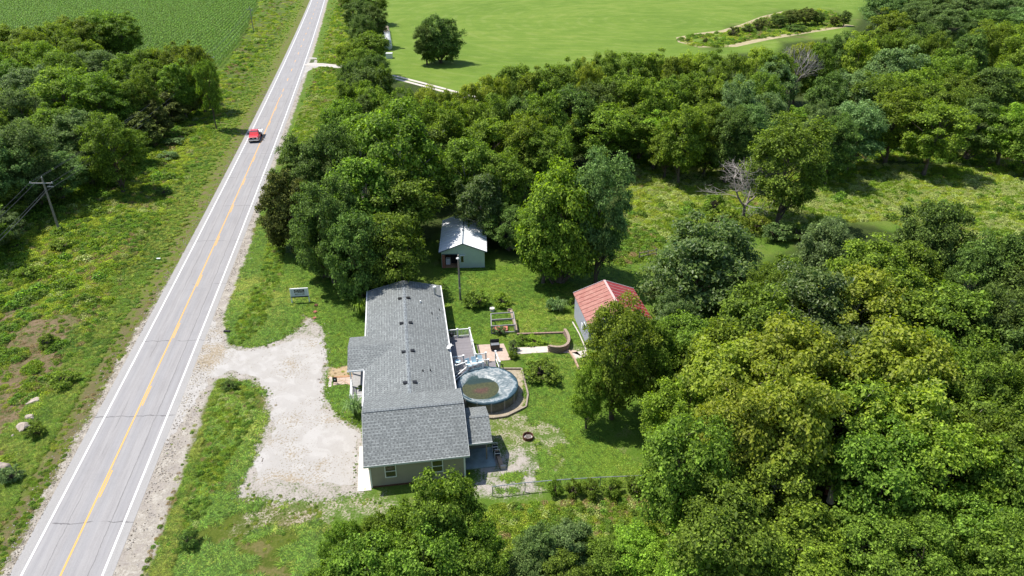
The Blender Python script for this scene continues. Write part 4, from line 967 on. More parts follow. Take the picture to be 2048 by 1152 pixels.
for side in (0, 1):
    x0, x1 = (0, RW/2) if side == 0 else (RW, RW/2)
    for k in range(N):
        b0 = k*pl; A = Vector((x0, b0, RE)); B = Vector((x0, b0+pl-.05, RE)); Cc = Vector((x1, b0+pl-.05, RR)); D = Vector((x1, b0, RR))
        mb = MB(); mb.face([A, D, Cc, B] if side == 0 else [A, B, Cc, D]); mb.face([A-Vector((0, 0, .08)), A, B, B-Vector((0, 0, .08))])
        pn = mb.build('roof_panel', mA if side == 0 else mB_, rs)
        mr = MB(); mr.beam(B+Vector((0, .025, .02)), Cc+Vector((0, .025, .02)), .05, .06); mr.build('rib', (mA if side == 0 else ribm), pn)
mb = MB(); mb.beam((RW/2, -.02, RR+.03), (RW/2, RL+.02, RR+.03), .26, .05); mb.build('ridge_cap', ribm, rs)
mb = MB(); mb.beam((0, RL+.01, RE), (RW/2, RL+.01, RR), .04, .14); mb.beam((RW/2, RL+.01, RR), (RW, RL+.01, RE), .04, .14); mb.beam((0, -.01, RE), (RW/2, -.01, RR), .04, .14); mb.beam((RW/2, -.01, RR), (RW, -.01, RE), .04, .14); mb.build('rake_board', M['lav'], rs)
wf = MB().box(.15, .199, 1.6, 2.4, 1.2, 2.2).build('window', M['white'], rs); MB().box(.135, .149, 1.68, 2.32, 1.28, 2.12).build('pane', M['glass'], wf)
wf = MB().box(.15, .199, 2.9, 3.4, .8, 1.5).build('meter_box', M['white'], rs)

# low dark outbuilding between the trees by the workshop, and blue-roofed lean-to under the wood on the right
def small_shed(name, O, yaw, wd, ln, he, hr, wall, roof, label):
    r = empty(name, O, yaw); tag(r, label, 'shed')
    mb = MB(); mb.box(.1, wd-.1, .1, ln-.1, 0, he); mb.face([(.1, .1, he), (wd-.1, .1, he), (wd/2, .1, hr-.05)]); mb.face([(wd-.1, ln-.1, he), (.1, ln-.1, he), (wd/2, ln-.1, hr-.05)]); mb.build('wall', wall, r)
    k = 6; pw = ln/k
    for x0, x1 in ((-.2, wd/2), (wd+.2, wd/2)):
        for i in range(k):
            p = [Vector((x0, i*pw, he-.03)), Vector((x1, i*pw, hr)), Vector((x1, (i+1)*pw-.03, hr)), Vector((x0, (i+1)*pw-.03, he-.03))]
            mb = MB(); mb.face(p if x0 < x1 else p[::-1]); mb.face([p[3], p[3]+Vector((0, 0, .04)), p[2]+Vector((0, 0, .04)), p[2]]); mb.build('roof_panel', roof, r)
    MB().box(wd*.35, wd*.65, .05, .099, 0, 1.9).build('door', M['dark'], r)
small_shed('outbuilding', P(1012, 500), .1, 4.2, 4.5, 1.8, 2.5, M['pole'], plain('dull_roof', (.08, .07, .075), .8, .3, 2), 'dark low outbuilding in the tree shade behind the workshop')
small_shed('blue_roof_shed', P(1645, 990), -.5, 3.6, 6, 2.0, 2.5, M['rust'], M['bluemetal'], 'blue metal roofed shed glimpsed under the sycamore canopy')

# ------------------------------------------------------------------ poles and wires
def pole(px, py, h, label, arm=1.9, rz=0.0, lean=(0, 0)):
    b0 = P(px, py); b0.z = float(gz(b0.x, b0.y))-.1; r = empty('utility_pole', b0, rz); tag(r, label, 'utility pole', 'utility poles along the weedy bank')
    MB().tube((0, 0, 0), (lean[0], lean[1], h), .17, .11, 10).build('mast', M['pole'], r, smooth=True)
    MB().beam((-arm+lean[0], lean[1]-.12, h-.8), (arm*.75+lean[0], lean[1]-.12, h-.8), .10, .12).build('crossarm', M['greywood'], r)
    for x in (-arm+.1, 0, arm*.75-.1):
        MB().lathe([(.0, .0), (.05, .02), (.06, .10), (.03, .16), (0, .18)], 8, (x+lean[0], lean[1]-.12 if x else lean[1], h-.72 if x else h)).build('insulator', M['white'], r)
    MB().box(arm*.3, arm*.75, -.3, -.18, h-1.35, h-1.2).build('bracket', M['steel'], r)
    return r, b0, h, rz, arm
p1 = pole(120.7, 467.6, 8.7, 'wooden utility pole with crossarm standing in the weeds, largest of the three')
p2 = pole(429.7, 177.8, 8.8, 'wooden utility pole at the edge of the cedars, beyond the largest one')
p3 = pole(507.5, 64.5, 8.8, 'slim utility pole between the corn and the road, farthest away', 1.2)
p0b = Vector((-59.0, 45.0, 0))
def wire(name, a, b2, sag, label, r=.022, n=14):
    mb = MB(); pts = [a.lerp(b2, i/n)-Vector((0, 0, sag*4*(i/n)*(1-i/n))) for i in range(n+1)]; o0 = pts[0]
    for s, e in zip(pts, pts[1:]): mb.tube(s-o0, e-o0, r, n=4, cap=False)
    o = mb.build(name, M['wire'], None, loc=o0); tag(o, label, 'wire', 'overhead wires between the utility poles'); return o
def at(p, x, z): return p[1]+Vector((x, -.12, z))
lw = (('outer', -1.8, 8.05), ('top', 0, 8.85), ('inner', 1.35, 8.05))
for nm, x, z in lw:
    wire('overhead_wire', at(p1, x, z), at(p2, x, z), 1.3, '%s power wire from the largest pole to the cedar pole' % nm)
    wire('overhead_wire', at(p2, x, z), at(p3, x*.6, z), 1.3, '%s power wire from the cedar pole to the corn pole' % nm)
    wire('overhead_wire', at(p1, x, z), p0b+Vector((x, 0, z)), 1.0, '%s power wire leaving the largest pole toward the near left edge' % nm)
wire('overhead_wire', at(p1, .1, 6.7), p0b+Vector((0, 0, 6.3)), 1.0, 'thick lower cable leaving the largest pole toward the left edge', .04)
wire('overhead_wire', at(p1, .1, 6.7), at(p2, .1, 6.7), 1.5, 'lower cable sagging from the largest pole to the cedar pole', .03)
gy0 = P(5, 494)
wire('guy_wire', at(p1, .1, 6.5), P(40, 440), 0, 'guy wire slanting down from the largest pole into the dark trees', .02)
a, b2 = P(9, 495), P(21, 477, .8); mb = MB(); mb.tube((0, 0, 0), P(22, 476, 1.3)-P(9, 495), .05); tag(mb.build('guy_guard', M['yellow'], None, loc=P(9, 495)), 'yellow guy-wire guard in the weeds at the left edge', 'marker')
yp = empty('yard_light_pole', P(920.7, 600)); tag(yp, 'wooden yard light pole in front of the workshop', 'lamp post')
MB().tube((0, 0, 0), (-.05, 0, 6.2), .14, .10, 10).build('mast', M['pole'], yp, smooth=True); MB().box(-.12, .12, -.25, -.1, 1.2, 1.8).build('meter_box', M['steel'], yp)
MB().beam((0, 0, 5.9), (-.05, -.7, 6.25), .05, .05).build('arm', M['steel'], yp); MB().lathe([(0, .16), (.12, .12), (.20, 0), (0, .02)], 14, (-.05, -.75, 6.12)).build('lamp_head', M['white'], yp)

# ------------------------------------------------------------------ chain-link fence at the south, board fence piece, hay bales
fe = empty('wire_fence', P(985, 985)); tag(fe, 'low wire fence with a pale top rail along the south lawn', 'fence')
fpts = [P(985, 992), P(1050, 984), P(1120, 978), P(1200, 973), P(1320, 968)]; fo = P(985, 985)
meshm = plain('fence_wire', (.35, .37, .38), .5, .1, metal=.5)
for i in range(4):
    a, b2 = fpts[i]-fo, fpts[i+1]-fo; up = Vector((0, 0, 1.05)); n = max(1, round((b2-a).length/3))
    MB().tube(a+up, b2+up, .04, n=6).build('top_rail', M['steel'], fe)
    for k in range(n): q = a.lerp(b2, k/n); MB().tube(q, q+up, .04, n=6).build('post', M['steel'], fe)
    mb = MB(); k = int((b2-a).length/.25)
    for j in range(k): q = a.lerp(b2, j/k); q2 = a.lerp(b2, (j+1)/k); mb.tube(q+Vector((0, 0, .05)), q2+up, .008, n=3, cap=False); mb.tube(q2+Vector((0, 0, .05)), q+up, .008, n=3, cap=False)
    o = mb.build('wire_mesh', meshm, fe); o['kind'] = 'stuff'
bf = empty('rail_fence', P(1278, 520)); tag(bf, 'short dark timber rail fence piece below the shaded bank', 'fence')
A, B = P(1278, 520)-P(1278, 520), P(1312, 512)-P(1278, 520)
for k in range(3): q = A.lerp(B, k/2); MB().box(q.x-.06, q.x+.06, q.y-.06, q.y+.06, 0, 1.2).build('post', M['pole'], bf)
for zz in (.5, 1.0): MB().beam(A+Vector((0, 0, zz)), B+Vector((0, 0, zz)), .05, .1).build('rail', M['pole'], bf)
bale = MB().lathe([(0, -.8), (.8, -.8), (.95, -.65), (.95, .65), (.8, .8), (0, .8)], 18)
bh = bale.mesh('hay_bale', M['hay'], True); bw = bale.mesh('wrapped_bale', M['wrap'], True)
yb0, yb1 = P(764, 63).y, P(771, 98).y
k = 0; nb = 13
names = ['first', 'second', 'third', 'fourth', 'fifth', 'sixth', 'seventh', 'eighth', 'ninth', 'tenth', 'eleventh', 'twelfth', 'thirteenth']
for colm, (xa, xb) in enumerate((((765, 64), (769, 99)), ((774, 63), (779, 99)))):
    a, b2 = P(*xa), P(*xb); dirv = b2-a
    for i in range(nb):
        q = a.lerp(b2, i/(nb-1)); tan_ = i < 4
        o = link('hay_bale', bh if tan_ else bw, None, (q.x, q.y, .95), (pi/2, 0, math.atan2(dirv.y, dirv.x)+pi/2))
        tag(o, '%s hay bale, %s from the far end, in the row %s' % ('tan' if tan_ else 'white-wrapped', names[i], 'next to the hedgerow trees' if colm == 0 else 'out on the hayfield side'), 'hay bale', 'two rows of round bales beside the hedgerow')
mb = MB(); mb.box(-.9, .9, -.9, .9, 0, 1.4); mb.box(-1.0, 1.0, -1.0, 1.0, 1.4, 1.5); tag(mb.build('white_crate', M['wrap'], None, loc=P(779, 116)), 'white square crate in the field below the bale rows', 'crate')

# rocks
import bmesh
def rock(px, py, r, seed, label, flat=.6):
    bm = bmesh.new(); bmesh.ops.create_icosphere(bm, subdivisions=3, radius=r); rg = random.Random(seed); ax = [(Vector((rg.gauss(0, 1), rg.gauss(0, 1), rg.gauss(0, 1))).normalized(), rg.uniform(.45, .8)) for _ in range(12)]
    for v in bm.verts:
        d = v.co.normalized(); k = 1.0
        for a, lim in ax:
            t = d.dot(a)
            if t > lim: k = min(k, lim/t)
        v.co = d*r*k; v.co.z *= flat
    me = bpy.data.meshes.new('boulder'); bm.to_mesh(me); bm.free(); me.materials.append(M['stone'])
    p = P(px, py); p.z = float(gz(p.x, p.y))+r*.18; tag(link('boulder', me, None, p), label, 'rock')
rock(8, 945, 1.0, 1, 'large grey boulder at the left edge of the photo', .8); rock(50, 858, .75, 2, 'jagged pale boulder on the brown bank'); rock(62, 838, .6, 3, 'reddish rock just beyond the jagged boulder')
rock(66, 806, .7, 4, 'flat reddish ledge rock higher on the bank', .35); rock(85, 765, .6, 5, 'pale flat stone in the path up the bank', .25); rock(26, 875, .35, 6, 'small pale stone among weeds, nearest the large boulder', .5)
rock(1303, 770, .5, 7, 'pale stone on bare ground behind the round yard tree', .4)

# ------------------------------------------------------------------ pickup truck with flatbed
tp = P(508, 286); tyaw = math.atan(float(road_dx(tp.y)))   # the truck faces the camera along the road
tk = empty('flatbed_truck', (tp.x, tp.y, .016), -tyaw*1.0); tag(tk, 'red pickup truck with a white flatbed driving on the road', 'pickup truck')
def sec(mb, rings):
    for a, b2 in zip(rings, rings[1:]):
        n = len(a)
        for i in range(n): j = (i+1) % n; mb.face([a[i], a[j], b2[j], b2[i]])
    mb.face(rings[0][::-1]); mb.face(rings[-1])
# local: -y is the front; bonnet from y=0 to 1.5, cab 1.5 to 3.2, bed 3.3 to 6.2
def ring(y, w0, w1, z0, z1, c=.08):
    return [Vector((-w0, y, z0)), Vector((w0, y, z0)), Vector((w0, y, (z0+z1)/2)), Vector((w1, y, z1-c)), Vector((w1-c, y, z1)), Vector((-w1+c, y, z1)), Vector((-w1, y, z1-c)), Vector((-w0, y, (z0+z1)/2))]
mb = MB(); sec(mb, [ring(.05, .93, .82, .55, 1.12), ring(.2, 1.0, .90, .5, 1.2), ring(.8, 1.0, .93, .5, 1.27), ring(1.45, 1.0, .95, .5, 1.32)]); mb.build('bonnet', M['red'], tk)
mb = MB(); sec(mb, [ring(1.45, 1.0, .97, .48, 1.30), ring(3.1, 1.0, .97, .48, 1.32)]); mb.build('cab_body', M['red'], tk)
mb = MB(); sec(mb, [ring(1.55, .92, .90, 1.28, 1.34), ring(2.15, .84, .76, 1.28, 1.94), ring(2.9, .84, .76, 1.28, 1.95), ring(3.06, .86, .80, 1.28, 1.75)]); mb.build('cab_roof', M['red'], tk)
mb = MB(); mb.face([(-.82, 1.60, 1.37), (.82, 1.60, 1.37), (.68, 2.13, 1.93), (-.68, 2.13, 1.93)]); mb.build('windscreen', M['windscreen'], tk)
for s in (-1, 1):
    mb = MB(); mb.face([(s*.93, 1.72, 1.38), (s*.93, 2.95, 1.38), (s*.83, 2.85, 1.86), (s*.83, 2.2, 1.86)][::s]); mb.build('side_window', M['glass'], tk)
    mb = MB(); mb.box(s*1.0, s*1.28, 1.72, 1.82, 1.25, 1.55) if s > 0 else mb.box(-1.28, -1.0, 1.72, 1.82, 1.25, 1.55); mb.build('mirror', M['black'], tk)
    MB().box(min(s*.62, s*.92), max(s*.62, s*.92), .0, .06, .82, 1.06).build('headlight', M['white'], tk)
    mb = MB(); mb.box(min(s*.9, s*1.06), max(s*.9, s*1.06), .15, 1.3, .5, .72); mb.build('fender', M['steel'], tk)
    for yy in (.75, 4.9):
        wh = MB().tube((s*.78, yy, .4), (s*1.03, yy, .4), .4, n=20).build('wheel', M['tyre'], tk); MB().tube((s*1.031, yy, .4), (s*1.05, yy, .4), .22, n=14).build('rim', M['steel'], wh)
MB().box(-.6, .6, -.02, .06, .74, 1.08).build('grille', M['black'], tk); MB().box(-.2, .2, -.035, -.02, .88, .96).build('badge', M['chrome'], tk)
MB().box(-1.0, 1.0, -.16, .04, .46, .72).build('bumper', M['chrome'], tk); MB().box(-.16, .16, -.18, -.165, .52, .64).build('number_plate', M['white'], tk)
MB().box(-1.2, 1.2, 3.3, 6.2, .92, 1.04).build('flatbed', M['whitecar'], tk); MB().box(-.9, .9, .2, 6.0, .4, .55).build('chassis', M['black'], tk)
mb = MB(); mb.box(-1.2, 1.2, 3.26, 3.32, 1.04, 1.35); [mb.box(x, x+.06, 3.26, 3.32, 1.35, 1.95) for x in (-1.2, -.6, 0, .55, 1.14)]; mb.box(-1.2, 1.2, 3.26, 3.32, 1.9, 2.0); mb.build('headache_rack', M['white'], tk)
for s in (-1, 1): MB().box(min(s*1.2, s*1.16), max(s*1.2, s*1.16), 3.34, 6.2, 1.045, 1.15).build('side_rail', M['white'], tk)
#VEG
# ------------------------------------------------------------------ foliage builders
def leaf_cloud(C, N, size, rs, aspect=.62, fold=.25, shape='diamond'):
    """one folded leaf (2 triangles) at each centre C with normal N"""
    n = len(C); N = N/np.linalg.norm(N, axis=1, keepdims=True)
    r = rs.normal(size=(n, 3)); T = np.cross(N, r); T /= np.linalg.norm(T, axis=1, keepdims=True)+1e-9; B = np.cross(N, T)
    s = size*np.exp(rs.normal(size=(n, 1))*.32)
    tip = C+T*s*.5-N*s*.10; bas = C-T*s*.5; lf = C+B*s*.5*aspect+N*s*fold*.5; rt = C-B*s*.5*aspect+N*s*fold*.5
    V = np.stack([bas, lf, tip, rt], 1).reshape(-1, 3); i = np.arange(n)*4
    F = np.stack([np.stack([i, i+2, i+1], 1), np.stack([i, i+3, i+2], 1)], 1).reshape(-1, 3)
    return V, F
def unit(rs, n):
    v = rs.normal(size=(n, 3)); return v/np.linalg.norm(v, axis=1, keepdims=True)
def crown_cloud(seed, rx, zlo, zhi, nclump, per, leaf, clump=(0.9, 1.6), lobes=.28, top=.6, up=.55, shape='round', tuft=7, spread=.22):
    rs = np.random.RandomState(seed); zc = (zlo+zhi)/2; rz = (zhi-zlo)/2
    d = unit(rs, nclump*3); d = d[(d[:, 2] > -.75) | (rs.rand(len(d)) < .3)][:nclump]
    # lobed outline
    L = unit(rs, 9); L[:, 2] = np.abs(L[:, 2])*.8; amp = rs.uniform(.3, 1, 9)
    lob = 1+lobes*(np.max(np.clip((d@L.T), 0, 1)**6*amp, axis=1)-.45)
    rad = rs.uniform(.30, 1.0, len(d))**.45*lob
    if shape == 'round': prof = 1.0
    c = np.stack([d[:, 0]*rx*rad, d[:, 1]*rx*rad, zc+d[:, 2]*rz*rad], 1)
    if shape == 'cone':
        t = np.clip((c[:, 2]-zlo)/(zhi-zlo), 0, 1); k = (1-t)**.6*1.15+.08; c[:, 0] *= k; c[:, 1] *= k
    if shape == 'vase':
        t = np.clip((c[:, 2]-zlo)/(zhi-zlo), 0, 1); k = .45+.65*np.sin(t*2.2); c[:, 0] *= k; c[:, 1] *= k
    st = rs.rand(len(c)) < .10; c[st] = np.array([0, 0, zc])+(c[st]-np.array([0, 0, zc]))*1.13
    cr = rs.uniform(clump[0], clump[1], len(c)); cr[st] *= .55
    k = per; ci = np.repeat(np.arange(len(c)), k)
    u = unit(rs, len(ci)); u[:, 2] = np.where(u[:, 2] < -.25, -u[:, 2]*.7, u[:, 2]); u[:, 2] *= .8
    ax = np.array([0, 0, zc-rz*.3]); out = c[ci]-ax; out /= np.linalg.norm(out, axis=1, keepdims=True)+1e-9
    pr = rs.uniform(.25, 1, (len(ci), 1))**.4
    tc = c[ci]+u*cr[ci][:, None]*pr+out*.15
    # tufts
    ti = np.repeat(np.arange(len(tc)), tuft); off = rs.normal(size=(len(ti), 3))*spread*np.array([1, 1, .7]); off[:, 2] -= np.abs(off[:, 0])*.2
    LC = tc[ti]+off
    N = u[ti]*.55+out[ti]*.35+np.array([0, 0, up])+rs.normal(size=(len(ti), 3))*.42
    LC[:, 2] = np.maximum(LC[:, 2], .15)
    V, F = leaf_cloud(LC, N, leaf, rs)
    return V, F, c
def limbs(seed, h, c, r0, zlo, matn, name, nmax=22, crook=.35):
    rg = random.Random(seed); mb = MB(); top = h*.82; pts = []; k = 7; x = y = 0.0
    for i in range(k+1):
        t = i/k; pts.append((Vector((x, y, top*t)), r0*(1-t*.85)*(1.35 if i == 0 else 1))); x += rg.uniform(-1, 1)*.18; y += rg.uniform(-1, 1)*.18
    for (a, ra), (b, rb) in zip(pts, pts[1:]): mb.tube(a, b, ra, rb, 8, cap=False)
    idx = list(range(len(c))); rg.shuffle(idx)
    for j in idx[:nmax]:
        e = Vector(c[j]); zz = max(zlo*.6, min(top*.85, e.z-rg.uniform(.5, 2.5)-.35*math.hypot(e.x, e.y))); t = zz/top; i = min(k-1, int(t*k)); s, rs_ = pts[i][0].lerp(pts[i+1][0], t*k-i), pts[i][1]*.45
        m1 = s.lerp(e, .5)+Vector((rg.uniform(-crook, crook), rg.uniform(-crook, crook), rg.uniform(0, crook)))
        er = .02
        if matn is pale_bark: e = e+(e-Vector((0, 0, zlo+3)))*.10; er = .045
        mb.tube(s, m1, rs_, rs_*.6, 5, cap=False); mb.tube(m1, e, rs_*.6, er, 5, cap=False)
    return mb.mesh(name, matn, True)
VAR = {}
def variant(kind, i, rx, h, zlo, nclump, per, leaf, bk='bark', **kw):
    V, F, c = crown_cloud(i*31+len(kind)*7, rx, zlo, h, nclump, per, leaf, **kw)
    me = mesh_tris('crown_'+kind, V, F, LEAF['mid green'])
    tm = limbs(i*5+3, h, c, .26 if h > 9 else .16, zlo, pale_bark if bk == 'pale' else bark, 'trunk_'+kind, nmax=kw.get('nl', 26))
    VAR.setdefault(kind, []).append((me, tm, rx, h))
for i in range(6): variant('walnut', i, 4.7, 12.0, .7, 120, 28, .24, clump=(.55, 1.35), lobes=.6, tuft=9, spread=.22)
for i in range(20, 24): variant('oak', i, 4.8, 12.0, .1, 145, 27, .215, clump=(.5, 1.25), lobes=.5, tuft=9, spread=.2)
for i in range(30, 34): variant('sycamore', i, 5.0, 13.0, 1.3, 110, 27, .30, bk='pale', clump=(.55, 1.4), lobes=.65, tuft=8, spread=.27)
for i in range(11, 13): variant('cedar', i, 2.6, 7.0, .1, 70, 26, .20, clump=(.45, .8), lobes=.1, shape='cone', tuft=9, spread=.15)
for i in range(13, 15): variant('shrub', i, 1.3, 1.9, .05, 26, 13, .16, clump=(.25, .45), lobes=.3, tuft=8, spread=.11)
for i in range(40, 43): variant('broad', i, 5.2, 9.5, -1.5, 150, 28, .25, clump=(.55, 1.3), lobes=.5, tuft=9, spread=.23)

TREES = []
rt = random.Random(11)
def tree(tx, ty, wpx, h, kind, tint, label, group=None, name=None, base=None):
    if h > 9 and 'the upper left wood' not in label: h *= 1.12
    if base is not None: p = P(*base)
    else: p = P(tx, ty, h*.93); p.z = 0
    depth = p.y*cos(PITCH)+(CAM_H-h*.6)*sin(PITCH)
    r = wpx*depth/F_PX/2
    me, tm, r0, h0 = rt.choice(VAR[kind])
    nm = name or {'cedar': 'cedar_tree', 'shrub': 'shrub'}.get(kind, 'broadleaf_tree')
    t = empty(nm, (p.x, p.y, float(gz(p.x, p.y))-.05), rt.uniform(0, 6.28)); t.scale = (r/r0, r/r0*rt.uniform(.93, 1.07), h/h0)
    tag(t, label, 'shrub' if kind == 'shrub' else 'tree', group)
    tk_ = link('trunk' if kind != 'shrub' else 'stem', tm, t)
    cr = link('crown', me, t); cr.material_slots[0].link = 'OBJECT'; cr.material_slots[0].material = LEAF[tint]; cr['kind'] = 'stuff'
    return t
ORD = ['', 'first', 'second', 'third', 'fourth', 'fifth', 'sixth', 'seventh', 'eighth', 'ninth', 'tenth', 'eleventh', 'twelfth', 'thirteenth', 'fourteenth', 'fifteenth', 'sixteenth', 'seventeenth', 'eighteenth', 'nineteenth', 'twentieth', 'twenty-first', 'twenty-second', 'twenty-third', 'twenty-fourth', 'twenty-fifth', 'twenty-sixth', 'twenty-seventh', 'twenty-eighth', 'twenty-ninth', 'thirtieth', 'thirty-first', 'thirty-second']
def row(phrase, group, specs, h, kinds, tints, order='from the left', hv=.08):
    specs = sorted(specs, key=lambda s: s[0]); vis = 0
    for s in specs:
        kind = s[3] if len(s) > 3 and s[3] else rt.choice(kinds); tint = s[4] if len(s) > 4 else rt.choice(tints)
        hh = (s[5] if len(s) > 5 else h)*rt.uniform(1-hv, 1+hv)
        vis += 1
        tree(s[0], s[1], s[2]*1.02, hh, kind, tint, '%s tree, %s %s in %s' % (tint, ORD[vis], order, phrase), group)

W_ = ['walnut', 'walnut', 'oak']
row('the wood edge against the corn', 'trees of the upper left wood', [(-75,70,95),(-30,60,95),(22,50,105),(62,66,80),(98,44,75),(144,31,92),(191,27,88),(236,33,80),(297,94,78),(342,88,80),(383,92,72),(405,118,45)], 13.5, W_, ['olive green', 'mid green'])
row('the upper left wood, second row', 'trees of the upper left wood', [(-60,120,100),(-10,110,100),(48,92,92),(116,108,100,None,'mid green'),(191,104,98,'oak','blue-green'),(245,112,80),(300,124,80),(350,128,74),(150,80,85),(78,86,80)], 13.5, W_, ['mid green', 'olive green', 'mid green'])
row('the upper left wood, middle', 'trees of the upper left wood', [(-70,200,110),(-20,180,110),(41,134,92,'walnut','grey-green'),(113,140,140,'oak','olive green'),(181,150,105,'oak','mid green'),(228,160,85),(24,176,95,'oak','blue-green'),(275,150,70,None,'mid green')], 14, W_, ['mid green', 'olive green'])
row('the upper left wood, shaded row', 'trees of the upper left wood', [(-90,290,120),(-40,270,120),(31,252,112,'oak','blue-green'),(95,218,112,'oak','mid green'),(150,226,118,'oak','blue-green'),(204,232,104,'oak','mid green'),(244,258,74,None,'mid green',8)], 13.5, ['oak'], ['blue-green', 'mid green'])
row('the row behind the largest pole', 'trees of the upper left wood', [(-100,400,140),(-40,368,130),(20,330,118),(96,305,118),(48,345,92,'oak','blue-green',6.5),(165,296,92,'oak','dark green',7.4),(-30,425,90,'oak','grey-green',6)], 8.6, ['oak'], ['mid green', 'blue-green'])
row('the juniper row', 'junipers edging the upper left wood', [(388,152,58),(358,172,58),(330,190,62),(302,208,62),(276,232,72),(252,206,56),(262,176,52),(300,180,54),(338,158,50)], 7.3, ['cedar'], ['dark olive'])

row('the hedgerow by the bales', 'hedgerow trees beside the hay bales', [(737,-22,70),(700,-28,58),(712,-2,62),(745,12,58),(722,32,58),(736,64,76),(702,82,60),(720,100,74),(752,108,58),(700,128,64),(735,132,84),(764,134,40),(692,160,56),(740,162,66)], 11.5, W_, ['olive green', 'mid green', 'dark green'])
row('the long belt along the hayfield', 'trees along the hayfield edge', [(759,186,74),(805,180,74),(851,180,76),(899,182,74),(950,168,80),(985,152,70),(1020,133,88),(1065,146,70),(1104,138,84),(1145,120,86),(1180,128,62),(1212,108,84),(1262,104,88),(1309,108,82),(1350,115,68),(1380,102,74),(1420,108,78),(1474,105,80),(1519,99,78),(1560,101,74),(1608,90,78),(1645,86,66),(1690,70,66,'oak','dark green'),(1725,74,74),(1786,26,84,None,'olive green'),(1752,60,76),(1820,62,74),(1848,50,80,'oak','dark green'),(1880,70,70)], 14, W_, ['olive green', 'mid green', 'mid green', 'yellow-green'])
row('the second row of the tree belt', 'trees of the long tree belt', [(690,196,96),(735,192,92),(782,205,88),(830,206,96),(880,210,104),(930,198,100),(985,196,104),(1040,186,96),(1090,186,96),(1140,174,100),(1190,162,100),(1240,152,104),(1290,158,104),(1340,160,96),(1390,152,104),(1440,150,96),(1485,160,96,'oak','grey-green'),(1530,150,92),(1556,122,84,'oak','grey-green'),(1665,150,80),(1806,100,112,'walnut','grey-green'),(1861,116,100),(1912,100,84),(1950,70,84),(1985,48,84),(2022,44,84),(2056,64,84),(2100,50,90)], 14, W_, ['olive green', 'mid green', 'dark green'])
row('the third row of the tree belt', 'trees of the long tree belt', [(1050,236,104),(1100,250,100),(1375,216,104,None,'olive green'),(1425,208,100),(1470,222,92,'oak','dark green'),(1508,205,92,'oak','blue-green'),(1540,190,84,'oak','grey-green'),(1717,148,140,'oak','grey-green'),(1775,148,100),(1833,138,124,None,'olive green'),(1885,165,104),(1940,146,104),(1992,136,104),(2040,128,104),(2095,130,110),(1650,206,100,'oak','blue-green')], 12.5, W_, ['olive green', 'mid green', 'dark green'])
row('the belt row over the meadow', 'trees of the long tree belt', [(1138,222,136,'walnut','olive green'),(1200,212,130,'walnut','olive green'),(1262,214,124,'walnut','mid green'),(1318,220,100,'walnut','bright green',11),(1340,250,84,'walnut','olive green',8.8),(1395,240,84,None,'mid green',8.8),(1480,258,60,'oak','blue-green',6.5),(1722,212,124,'oak','grey-green'),(1680,236,90,'oak','dark green'),(1806,184,116,'walnut','olive green',12),(1888,206,132,'walnut','olive green',12),(1968,196,124),(2036,212,104,'walnut','bright green'),(2095,230,120)], 11, ['oak', 'walnut'], ['dark green', 'mid green'])
row('the far upper right wood', 'trees of the far upper right wood', [(1772,-12,80),(1815,-30,84),(1858,-16,84),(1900,-34,80),(1912,18,80),(1945,-10,84),(1985,22,88),(1990,-30,90),(2035,-14,90),(2060,20,80),(2090,-20,90),(1840,0,60),(1880,8,60)], 12, ['oak', 'walnut'], ['blue-green', 'dark green'])
tree(1018, 415, 96, 7, 'oak', 'dark green', 'small dark tree in the shade between the workshop and the olive tree')
tree(878, 34, 90, 12.5, 'broad', 'dark green', 'round dark green tree standing alone in the hayfield', name='broadleaf_tree')
tree(850, 52, 56, 10.5, 'oak', 'dark green', 'smaller dark tree leaning out of the lone hayfield tree', None)
tree(1594, 244, 158, 15.2, 'oak', 'mid green', 'full green tree standing alone at the meadow edge beside the bare pale tree')
tree(1207, 316, 140, 16, 'oak', 'blue-green', 'tall blue-green tree behind the red-roofed shed, right of the olive one')
tree(1130, 334, 176, 15, 'broad', 'olive green', 'tall spreading olive green tree between the workshop and red-roofed shed')
tree(1090, 400, 120, 11, 'oak', 'mid green', 'mid green tree leaning over the back lawn, lower left of the olive tree')
row('the canopy left of the workshop', 'large trees north of the house', [(568,352,122,'broad','dark olive',11.5),(600,272,128,'oak','dark green'),(655,246,120,'oak','dark green'),(712,232,120,'sycamore','mid green'),(790,214,172,'sycamore','mid green',17),(842,256,140,'sycamore','mid green',12),(640,352,140,'oak','dark green',13),(720,318,160,'sycamore','mid green',13),(800,345,150,'sycamore','mid green',12.2),(928,280,120,'sycamore','mid green',13),(985,236,138,'oak','olive green',13.2),(1000,312,104,'sycamore','mid green',11.4),(962,350,104,'sycamore','leathery green',9.9),(705,428,130,'broad','dark green',10.2),(762,430,150,'broad','mid green',9.4),(640,420,110,'broad','dark green',9.6)], 14.5, ['oak'], ['dark green'])

# ---- right-hand wood
row('the right wood, top edge', 'trees of the right-hand wood', [(1420,452,236,'broad','leathery green',12.5),(1540,540,110,'oak','mid green',10),(1672,446,130,'broad','grey-green',9),(1760,480,140,'sycamore','olive green',11),(1888,412,140,'broad','dark green',11),(1990,480,124,'oak','dark green',12),(2062,470,130,'oak','dark green'),(1838,490,120,'sycamore','mid green',10),(1600,520,120,'walnut','mid green',9.5),(2130,500,160,'oak','dark green')], 12, ['oak'], ['mid green'])
row('the right wood, second row', 'trees of the right-hand wood', [(1392,640,150,'walnut','mid green',9),(1450,650,150,'sycamore','olive green'),(1530,580,170,'sycamore','mid green'),(1635,545,180,'sycamore','leathery green'),(1735,545,180,'sycamore','yellow-green'),(1840,560,170,'sycamore','olive green'),(1935,580,160,'walnut','mid green'),(2020,590,150,'oak','dark green'),(2110,620,180,'oak','dark green')], 11.5, ['sycamore'], ['olive green'])
